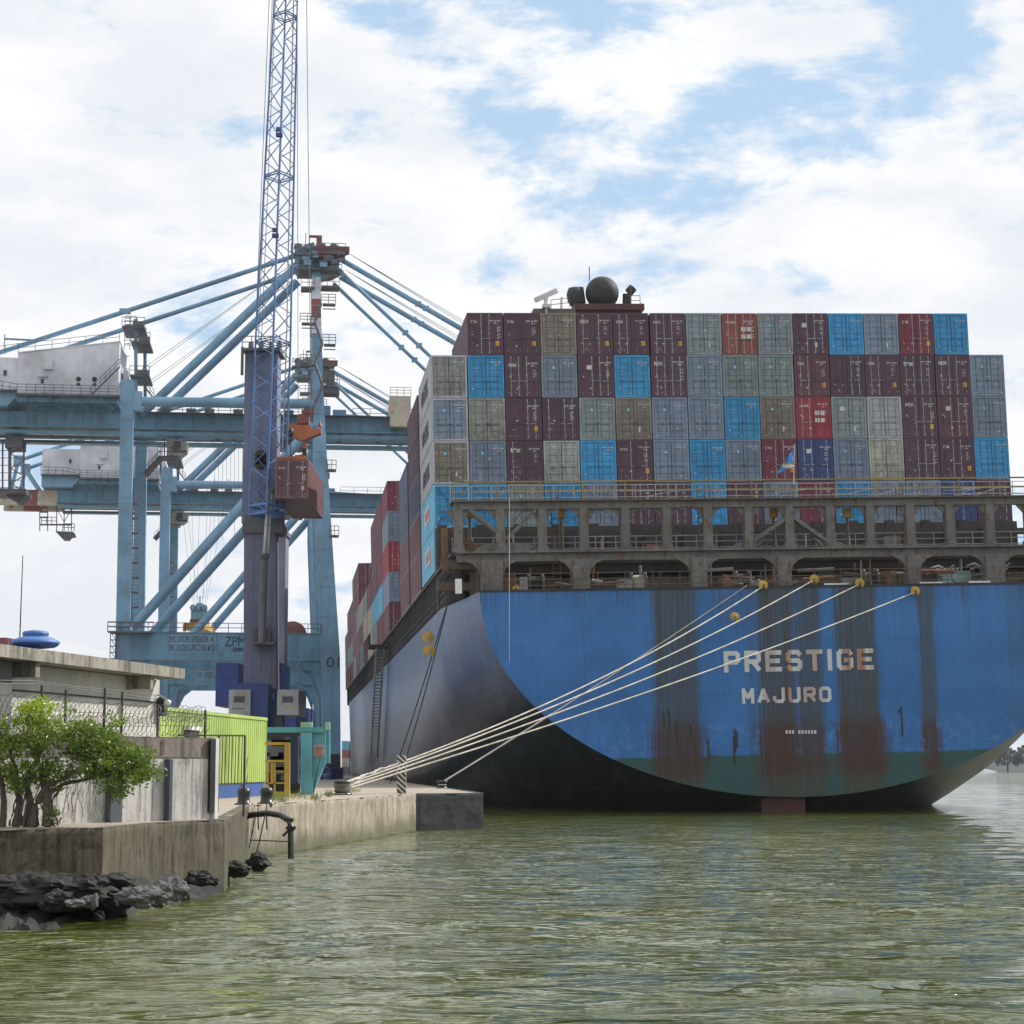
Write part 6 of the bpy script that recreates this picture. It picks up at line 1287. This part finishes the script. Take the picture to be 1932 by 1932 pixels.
    m = MB(); h = at(0, 1216, 56).z - bz - .5; m.lathe((0, 0, 0), [(.30, 0), (.55, h * .3), (.63, h * .7), (.66, h), (.68, h + .04)], 30); m.build('tank_body', tm, tb)
    m = MB(); m.lathe((0, 0, h), [(.68, .03), (.69, .07), (.62, .13), (.48, .19), (.36, .22), (.34, .24), (.37, .26), (.37, .33), (.33, .37), (.1, .41), (.02, .41)], 30)
    m.build('tank_lid', paint('light_blue_plastic', (.06, .15, .38), .5, dirt=.1, streak=0), tb)
    p = at(36, 1205, 90); o = MB().tube((0, 0, -6), (.05, 0, at(40, 1048, 90).z - p.z), .05, 6, .02).build('aerial_mast', M['dark']); o.location = p * UN; tag(o, 'thin aerial mast rising behind the blue water tank', 'mast')
    AB = (33, 1205); RED = 1; r = None; 0 and container('P', Matrix.Translation((a.x - .3, 130, a.z - CH)) @ Matrix.Rotation(R(83), 4, 'Z'), 'dull maroon container behind the water tank at the left edge', None)
    # green site cabin
    c0, c1 = at(300, 1336, 84), at(500, 1356, 104); c0 = Vector(((300 - 966) / 3747 * 83, 83, 2)); c1 = Vector(((501 - 966) / 3747 * 102.5, 102.5, 2)); d = c1 - c0; L = d.length; ang = math.atan2(d.y, d.x); Mg = Matrix.Translation(c0) @ Matrix.Rotation(ang, 4, 'Z')
    H = at(501, 1356, 102.5).z - 2; H1 = at(501, 1475, 102.5).z - 2
    gc = empty('site_cabin', Mg, 'lime green corrugated cabin with a dark blue base', 'cabin'); lime = paint('lime_green_sheet', (.36, .48, .13), .45, dirt=.08, streak=.12, sc=.6, dirtc=(.25, .32, .08))
    m = MB(); n = 46
    m.box(0, L, .08, 4.5, H1, H - .05)
    for i in range(n): x = L * i / n; m.hexa([(x + .06, .0, H1), (x + L / n - .10, .0, H1), (x + L / n, .075, H1), (x, .075, H1), (x + .06, .0, H - .1), (x + L / n - .10, .0, H - .1), (x + L / n, .075, H - .1), (x, .075, H - .1)])
    m.box(-.02, L + .06, -.06, 4.6, H - .1, H + .05); m.box(L, L + .07, -.03, 4.5, H1, H - .1); m.build('wall', lime, gc)
    m = MB(); m.box(.02, L - .02, .1, 4.4, .0, H1 - .002); m.build('base', paint('dark_blue_base', (.03, .09, .28), .5, dirt=.2), gc)
    Ig = Mg.inverted(); o_, q_ = Ig @ Vector((0, 0, HC)), Ig.to_3x3() @ ray(357, 1383); wp = o_ + q_ * (-o_.y / q_.y); m = MB(); m.box(wp.x - .9, wp.x + 1.0, -.30, -.005, wp.z + .12, wp.z + .3); m.build('awning', M['letterwhite'], gc); m = MB(); m.box(wp.x - .75, wp.x + .9, -.2, -.005, wp.z - .4, wp.z + .1); m.build('window', M['dark'], gc)
upper()
# ------------------------------------------------------------------ bollards, post, pipe, machine
def quay_things():
    bm = paint('black_cast_iron', (.02, .02, .022), .35, dirt=.3, rust=.2)
    bo = MB(); bo.lathe((0, 0, 0), [(.46, 0), (.46, .06), (.32, .10), (.29, .35), (.31, .50), (.33, .58), (.33, .66), (.27, .78), (.14, .84), (.02, .85)], 24); bme = bo.mesh('bollard', bm)
    for x, y, lab in ((461, 1510, 'left black round topped bollard in front of the green cabin'), (495, 1508, 'right black round topped bollard in front of the green cabin')):
        p = ground(x, y + 2, 2.0); p = Vector(((x - 966) / 3747 * 78.5, 78.5 if x < 480 else 80, 2.0)); o = bpy.data.objects.new('bollard', bme); col.objects.link(o); o.location = p * UN; o.scale = (.6, .6, .62); tag(o, lab, 'bollard', 'black bollards on the quay')
    base = Vector((B1.x / UN, B1.y / UN, 2.0)); r = empty('mooring_bollard', base, 'low mooring bollard wrapped with the eyes of the thick ropes', 'bollard')
    m = MB(); m.lathe((0, 0, 0), [(.5, 0), (.5, .08), (.3, .14), (.26, .5), (.45, .62), (.46, .72), (.2, .78), (.02, .78)], 20); m.build('bollard_body', bm, r)
    m = MB()
    for k in range(5):
        c = Vector((random.uniform(-.03, .03), random.uniform(-.03, .03), .2 + .085 * k)); m.path([c + Vector((.40 * math.cos(t), .40 * math.sin(t), .03 * math.sin(2 * t + k))) for t in [R(a) for a in range(0, 365, 20)]], .055, 6)
    m.path([Vector((-.5, -.5, .05)), Vector((-.9, -.4, .06)), Vector((-.6, -.7, .05)), Vector((.2, -.6, .06))], .05, 5); m.build('rope_turns', paint('old_rope', (.16, .15, .13), .9, dirt=.4, sc=3), r)
    # bunch of rope eyes spliced together running from the bollard
    m = MB(); u = (tops[1] - B1).normalized()
    for k in range(5):
        a = Vector((.25 * math.cos(k * 1.3), .25 * math.sin(k * 1.3), .35 + .06 * k)); pts = [a.lerp(Vector(u * (2.6 + .4 * k)) + Vector((0, 0, .45)), i / 10) + Vector((.04 * math.sin(i * 1.7 + k), .05 * math.cos(i * 1.3 + k), .05 * math.sin(i * 2.1 + k))) for i in range(11)]; m.path(pts, .05, 6)
    m.build('rope_eyes', M['rope'], r)
    base = Vector((B2.x / UN, B2.y / UN, 2.0)); r = empty('mooring_bollard', base, 'small dark bollard near the end of the quay holding one thin rope', 'bollard'); m = MB(); m.lathe((0, 0, 0), [(.4, 0), (.4, .06), (.22, .12), (.2, .35), (.42, .42), (.42, .5), (.05, .55)], 18); m.build('bollard_body', bm, r); m = MB(); m.path([Vector((.26 * math.cos(t), .26 * math.sin(t), .25)) for t in [R(a) for a in range(0, 365, 20)]], .05, 6); m.build('rope_turns', M['rope'], r)
    # striped post
    mt, g, b = newmat('black_and_white_stripes'); x, y, z = g.sep(g.coord()); s = g.m('FRACT', g.m('DIVIDE', g.m('ADD', z, g.m('MULTIPLY', g.m('ADD', x, y), 0.9)), .22)); g.put(b.inputs['Base Color'], g.mix(g.step(s, .46, .5), (.02, .02, .02, 1), (.55, .53, .45, 1))); b.inputs['Roughness'].default_value = .7
    p = Vector(((758 - 966) / 3747 * 110, 110, 2)); m = MB(); m.box(-.25, .25, -.25, .25, 0, 2.1); m.box(-.27, -.2, -.27, -.2, 2.1, 2.15); o = m.build('striped_post', mt); o.location = p * UN; tag(o, 'square post with diagonal black and white stripes near the quay end', 'post')
    # bent black pipe over the quay edge
    P = [at(x, y, Y) for x, y, Y in ((440, 1545, 76), (478, 1537, 76), (505, 1534, 75.5), (530, 1538, 75), (545, 1547, 74.5), (549, 1562, 74.2), (549, 1620, 74))]; b0 = P[0].copy(); m = MB(); m.path([q - b0 for q in P], .12, 12); r = empty('bent_pipe', b0, 'black pipe arching over the quay edge and down into the water', 'pipe'); m.build('pipe', bm, r)
    m = MB()
    for q in (P[4], P[5]): m.cbox(q - b0, .34, .34, .12)
    m.path([P[5] - b0 + Vector((-.3, 0, -.3)), P[5] - b0 + Vector((-.1, 0, -.1))], .05, 5); m.build('flange', bm, r)
    m = MB(); a = [at(x, y, Y) - b0 for x, y, Y in ((482, 1540, 75), (470, 1600, 75), (500, 1538, 75), (484, 1612, 74), (474, 1585, 74), (549, 1588, 74))]; m.beam(a[0], a[1], .04); m.beam(a[2], a[3], .04); m.beam(a[4], a[5], .04); m.build('pipe_struts', M['dark'], r)
    # chains / thin hoses over the wall
    m = MB()
    for x in (489, 505): q = at(x, 1516, 78); m.path([q + Vector((0, -.3, 0)), q + Vector((.02, -.5, -.3)), q + Vector((.05, -.5, -1.0))], .03, 5)
    o = m.build('hanging_chains', M['dark']); tag(o, 'two thin dark chains hanging over the quay edge behind the pipe', 'chain')
    # teal machine frame
    Y = 106; A = lambda x, y, YY=Y: at(x, y, YY); b0 = Vector((A(560, 0).x, Y, 2)); I = Matrix.Translation(-b0); te = paint('teal_machine_paint', (.10, .33, .40), .45, dirt=.25, rust=.1, sc=.8); r = empty('loading_hopper', b0, 'teal steel hopper frame with a tapering plate and pale warning sign', 'machine')
    ct = paint('turquoise_beam_paint', (.07, .30, .30), .5, dirt=.3)
    def pl(pts, dpt, mt, nm, par=None, YY=Y):
        m = MB(); m.prism([A(x, y, YY) for x, y in pts][::-1], (0, dpt, 0)); return m.build(nm, mt, par or r, inv=I)
    pl(((500, 1372), (612, 1372), (612, 1382), (500, 1382)), .6, ct, 'top_beam'); w = pl(((567, 1381), (589, 1381), (589, 1503), (567, 1503)), .8, te, 'column')
    pl(((590, 1381), (614, 1381), (614, 1440), (610, 1448), (588, 1503), (590, 1503)), .5, te, 'tapering_plate', YY=Y + .3); pl(((613, 1378), (622, 1378), (622, 1440), (613, 1440)), .4, te, 'side_plate', YY=Y + .6)
    pl(((567, 1362), (588, 1362), (588, 1372), (567, 1372)), .6, paint('pale_green_cap', (.25, .42, .32), .5), 'cap'); pl(((613, 1362), (622, 1362), (622, 1377), (613, 1377)), .4, paint('pale_green_cap', (.25, .42, .32), .5), 'cap')
    sgn = pl(((591, 1405), (612, 1405), (612, 1427), (591, 1427)), .05, paint('pale_pink_sign', (.42, .34, .33), .6, dirt=.2, streak=0), 'sign', YY=Y + .22)
    m = MB()
    for k in range(4): p, q = A(594 + (k % 2), 1409 + k * 4.4, Y + .2), A(610 - (k % 3) * 2, 1411 + k * 4.4, Y + .2); m.box(p.x, q.x, Y + .17, Y + .195, q.z, p.z)
    m.build('sign_lines', paint('red_sign_print', (.45, .15, .14), .6, streak=0), sgn, inv=I)
    pl(((503, 1383), (566, 1383), (566, 1500), (503, 1500)), .1, M['dark'], 'back_panel', YY=Y + 3.2)
    m = MB()
    for k in range(10): p = A(random.uniform(510, 560), random.uniform(1395, 1490), Y + 2.4); m.cbox(p, random.uniform(.5, 1.8), .8, random.uniform(.15, .7))
    m.build('machinery', DKB, r, inv=I); pl(((547, 1388), (562, 1388), (562, 1478), (547, 1478)), 1.2, paint('navy_ribbed_panel', (.015, .025, .08), .5), 'ribbed_panel', YY=Y + 1.2); pl(((566, 1500), (590, 1500), (586, 1512), (540, 1512), (540, 1500)), .6, ct, 'foot')
    # yellow guard frame
    Y = 99.; b1 = Vector((at(525, 0, Y).x, Y, 2)); I1 = Matrix.Translation(-b1); yr = empty('yellow_guard_frame', b1, 'yellow steel guard frame standing right of the green cabin', 'guard frame'); m = MB()
    P = lambda x, y, YY=Y: at(x, y, YY)
    for x0, y0, x1, y1, w_ in ((542, 1402, 542, 1507, .26), (500, 1403, 546, 1403, .14), (500, 1436, 536, 1436, .12), (500, 1478, 542, 1477, .08), (500, 1455, 542, 1455, .06), (518, 1436, 518, 1500, .08), (505, 1436, 505, 1500, .08), (513, 1440, 513, 1478, .12)): m.beam(P(x0, y0), P(x1, y1), w_)
    m.build('frame', M['yellow'], yr, inv=I1); m = MB(); m.prism([P(500, 1494), P(546, 1494), P(546, 1508), P(500, 1508)][::-1], (0, .4, 0)); m.build('kick_plate', paint('dull_yellow', (.38, .34, .04), .6, dirt=.5), yr, inv=I1)
    # weeds on the quay edge
    m = MB()
    for i in range(420):
        c = random.choice(((515, 1507, 14), (560, 1505, 22), (595, 1507, 12), (620, 1500, 6), (662, 1493, 12), (530, 1511, 12))); p = ground(c[0] + random.gauss(0, c[2] * .6), c[1] + random.uniform(-4, 4), 2); h = random.uniform(.08, .38); a = random.uniform(0, 6.28)
        m.add([p, p + Vector((.03, .02, 0)), p + Vector((.12 * math.cos(a), .12 * math.sin(a), h))], [(0, 1, 2)])
    mt = paint('dry_grass', (.18, .20, .05), .8, dirt=.2, streak=0); tag(m.build('weeds', mt), 'tufts of dry grass along the quay edge', 'grass', kind='stuff')
quay_things()
# ------------------------------------------------------------------ background: container piles, trees across the bay
def background():
    def pile(x, top, code, Y, lab, rz=0, grp='containers stacked far down the quay'):
        p = at(x, top, Y); container(code, Matrix.Translation((p.x, Y, p.z - CH)) @ Matrix.Rotation(R(rz), 4, 'Z'), lab, grp)
    for i, (y, c, w) in enumerate(((1398, 'S', 'light blue'), (1414, 'r', 'orange red'), (1430, 'T', 'cream'), (1446, 'm', 'reddish maroon'), (1461, 'b', 'blue grey'))):
        pile(652, y, c, 640, '%s container in the far pile beside the crane leg, %s from its top' % (w, ORD[i])); pile(668, y, 'bmSbg'[i], 640, '%s container in the far pile against the ship, %s from its top' % (COLS['bmSbg'[i]][2], ORD[i]))
    for (x, y, c, l) in ((568, 1336, 'N', 'navy container stack top right of the grey crane housing'), (568, 1357, 'N', 'navy container under the top one right of the crane housing'), (552, 1360, 'b', 'blue grey container low behind the crane housing'), (552, 1378, 'N', 'navy container lowest behind the crane housing')): pile(x, y, c, 330, l)
    for (x, y, c, l) in ((598, 1448, 'N', 'navy container base seen right of the teal plate'), (616, 1470, 'N', 'navy container end low beside the crane leg')): pile(x, y, c, 170, l)
    a = at(33, 1205, 130); container('P', Matrix.Translation((a.x - .3, 130, a.z - CH)) @ Matrix.Rotation(R(83), 4, 'Z'), 'dull maroon container behind the water tank at the left edge', None)
    # wooded headland across the bay
    lm = paint('distant_foliage', (.018, .032, .04), .9, dirt=.2, streak=0, sc=.02)
    trunkm = paint('distant_trunk', (.08, .07, .06), .9)
    hill = MB(); P = []; n = 40
    for i in range(n + 1):
        X = 219 + i * 14; h = 2 + 9 * min(1, (i + .4) / 1.2) * (1 + .15 * math.sin(i * 1.3))
        for j in range(7): P.append((X + 8 * math.sin(j), 900 + j * 25, -1 + h * math.sin(j / 6 * math.pi * .5)))
    hill.add(P, [(i * 7 + j, (i + 1) * 7 + j, (i + 1) * 7 + j + 1, i * 7 + j + 1) for i in range(n) for j in range(6)], True); tag(hill.build('far_headland', lm), 'dark wooded headland across the bay', kind='structure')
    for k in range(9):
        X = 226 + k * 9 + random.uniform(-3, 3); Y = 895 + random.uniform(0, 12); H = 10 + min(k, 6) * .8 + random.uniform(-1.5, 2); r = empty('far_tree', (X, Y, -.5), '%s dark bushy tree from the left on the far shore of the bay' % ORD[k], 'tree', 'trees on the far shore'); m = MB(); m.tube((0, 0, 0), (0, 0, H * .5), .5, 6, .25); m.build('trunk', trunkm, r)
        m = MB()
        for q in range(260):
            th, ph = random.uniform(0, 6.28), random.uniform(-.6, 1.57); rr = random.uniform(.6, 1); c = Vector((math.cos(th) * math.cos(ph) * 5.5 * rr, math.sin(th) * math.cos(ph) * 5.5 * rr, H * .55 + math.sin(ph) * H * .45 * rr)); s = random.uniform(.6, 1.4)
            a = Vector((random.gauss(0, 1), random.gauss(0, 1), random.gauss(0, 1))).normalized(); b = a.orthogonal().normalized(); m.add([c + a * s, c + b * s, c - a * s, c - b * s], [(0, 1, 2, 3)])
        m.build('crown', lm, r)
UN, HC = 1.0, HC_M
background()
UN, HC = HC_M / 3.5, 3.5
# ------------------------------------------------------------------ the leafy bush on the terrace
def bush():
    base = ground(62, 1560.5, 2.0); base.z = 1.96; u = base.y / 3747
    r = empty('leafy_bush', base, 'bright green leafy bush with gnarled stems on the ledge at the left', 'tree')
    bark = paint('grey_brown_bark', (.10, .085, .065), .9, dirt=.5, sc=2); W = lambda x, y, dy=0.0: at(x, y, base.y + dy) - base
    m = MB(); limbs = []
    def limb(pts, r0, r1):
        pts = [W(*p) for p in pts]; n = len(pts); q = []
        for i in range((n - 1) * 5 + 1):
            k, t = min(n - 2, i // 5), (i - 5 * min(n - 2, i // 5)) / 5; q.append(pts[k].lerp(pts[k + 1], t) + Vector((random.gauss(0, .012), random.gauss(0, .012), random.gauss(0, .008))))
        m.path(q, [r0 + (r1 - r0) * i / (len(q) - 1) for i in range(len(q))], 8); limbs.append(q)
    limb([(88, 1560, .0), (90, 1500, 0), (78, 1455, .1), (62, 1410, .1), (55, 1370, 0)], .13, .03)
    limb([(30, 1560, .2), (38, 1510, .1), (30, 1460, .2), (20, 1410, .1)], .12, .03)
    limb([(62, 1562, -.1), (66, 1520, 0), (92, 1480, 0), (140, 1458, -.1), (190, 1440, -.2), (240, 1420, -.1)], .11, .03)
    limb([(50, 1560, .1), (58, 1515, .1), (48, 1470, 0), (70, 1430, -.1), (88, 1380, 0)], .10, .025)
    limb([(90, 1500, 0), (120, 1478, .2), (165, 1470, .2), (210, 1462, .1), (250, 1455, 0)], .06, .02)
    limb([(5, 1562, .1), (8, 1510, .1), (0, 1460, .1), (-20, 1420, 0)], .10, .03)
    for k in range(22): x = random.uniform(10, 110); limb([(x, 1558, random.uniform(-.2, .2)), (x + random.uniform(-18, 18), 1510, 0), (x + random.uniform(-30, 40), 1460, random.uniform(-.2, .2))], .028, .010)
    m.build('trunk', bark, r); m = MB()
    for k in range(34): # fine drooping twigs in front of the wall
        x = random.uniform(95, 225); y = random.uniform(1462, 1490); limb([(x, y, -.2), (x - random.uniform(2, 14), y + 30, -.25), (x - random.uniform(-6, 22), random.uniform(1530, 1556), -.2)], .006, .004)
    for k in range(26): a = random.choice(limbs[:5]); p = a[random.randrange(8, len(a))]; e = p + Vector((random.gauss(0, .35), random.gauss(0, .2), random.uniform(.1, .45))); m.path([p, p.lerp(e, .5) + Vector((0, 0, .05)), e], [.012, .009, .004], 5)
    m.build('twigs', bark, r)
    mt, g, b = newmat('bush_leaves'); oi = g.noise(g.coord(), 1.3, 3, .6); ln = g.n('ShaderNodeNewGeometry').outputs['Random Per Island']
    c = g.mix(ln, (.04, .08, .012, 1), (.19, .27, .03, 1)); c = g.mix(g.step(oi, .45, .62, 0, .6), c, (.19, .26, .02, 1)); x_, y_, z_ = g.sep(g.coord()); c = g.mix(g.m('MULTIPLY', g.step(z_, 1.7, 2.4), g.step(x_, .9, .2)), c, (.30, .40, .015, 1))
    g.put(b.inputs['Base Color'], c); b.inputs['Roughness'].default_value = .38
    tr = g.n('ShaderNodeBsdfTranslucent'); g.put(tr.inputs[0], g.mix(.5, c, (.30, .45, .03, 1))); ms = g.n('ShaderNodeMixShader'); ms.inputs[0].default_value = .22; g.nt.links.new(b.outputs[0], ms.inputs[1]); g.nt.links.new(tr.outputs[0], ms.inputs[2]); g.nt.links.new(ms.outputs[0], g.nt.nodes['Material Output'].inputs[0])
    clumps = [(65, 1372, 40, 32, 1.0), (75, 1350, 22, 18, .7), (35, 1400, 34, 26, 1.0), (90, 1400, 32, 30, 1), (15, 1440, 34, 36, 1), (60, 1445, 45, 26, .8), (-20, 1410, 34, 40, 1), (-40, 1450, 30, 40, .8), (160, 1385, 30, 22, 1), (145, 1410, 26, 26, .9), (185, 1400, 36, 26, 1.1), (215, 1425, 42, 30, 1.3),
              (180, 1440, 44, 22, 1.0), (245, 1430, 34, 26, 1.0), (262, 1440, 26, 24, .9), (230, 1460, 34, 18, .8), (150, 1462, 40, 14, .6), (110, 1455, 34, 20, .6), (210, 1478, 16, 12, .3), (222, 1492, 12, 8, .2), (275, 1455, 16, 14, .4), (20, 1478, 34, 18, .5), (55, 1340, 12, 10, .3), (130, 1370, 14, 12, .2), (205, 1385, 22, 16, .6), (95, 1540, 8, 8, .12)]
    V = []; F = []
    for (x, y, rx, ry, wgt) in clumps:
        for sub in range(int(19 * wgt) + 2):
            sx, sy = x + random.gauss(0, rx * .62), y + random.gauss(0, ry * .66); sdy = random.gauss(0, .38); sc_ = W(sx, sy, sdy)
            for q in range(38):
                c = sc_ + Vector((random.gauss(0, .10), random.gauss(0, .12), random.gauss(0, .08))); L_ = random.uniform(.07, .135); w_ = L_ * .5
                dr = Vector((random.gauss(0, 1), random.gauss(0, .8), random.gauss(.35, .8))).normalized(); sd_ = dr.cross(Vector((random.gauss(0, 1), random.gauss(0, 1), random.gauss(0, 1)))).normalized(); nn = dr.cross(sd_) * .18
                k = len(V); V += [c, c + dr * L_ * .5 + sd_ * w_ * .5 + nn * w_, c + dr * L_, c + dr * L_ * .5 - sd_ * w_ * .5 + nn * w_]; F.append((k, k + 1, k + 2, k + 3))
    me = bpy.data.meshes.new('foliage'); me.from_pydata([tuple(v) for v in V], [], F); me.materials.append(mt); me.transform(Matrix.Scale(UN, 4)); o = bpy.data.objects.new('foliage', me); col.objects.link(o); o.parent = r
bush()
UN, HC = 1.0, HC_M
# ------------------------------------------------------------------ the hazy air over the harbour
def haze():
    mt = bpy.data.materials.new('haze_air'); mt.use_nodes = True; nt = mt.node_tree
    for nd in list(nt.nodes):
        if nd.type != 'OUTPUT_MATERIAL': nt.nodes.remove(nd)
    v = nt.nodes.new('ShaderNodeVolumePrincipled'); v.inputs['Density'].default_value = 0.00008; v.inputs['Color'].default_value = (.93, .96, 1.0, 1); v.inputs['Anisotropy'].default_value = 0.3
    nt.links.new(v.outputs[0], [n for n in nt.nodes if n.type == 'OUTPUT_MATERIAL'][0].inputs['Volume'])
    o = MB().box(-3300, 3300, -120, 3000, -10, 84).build('haze', mt); tag(o, 'thin pale haze over the harbour', kind='stuff')
haze()
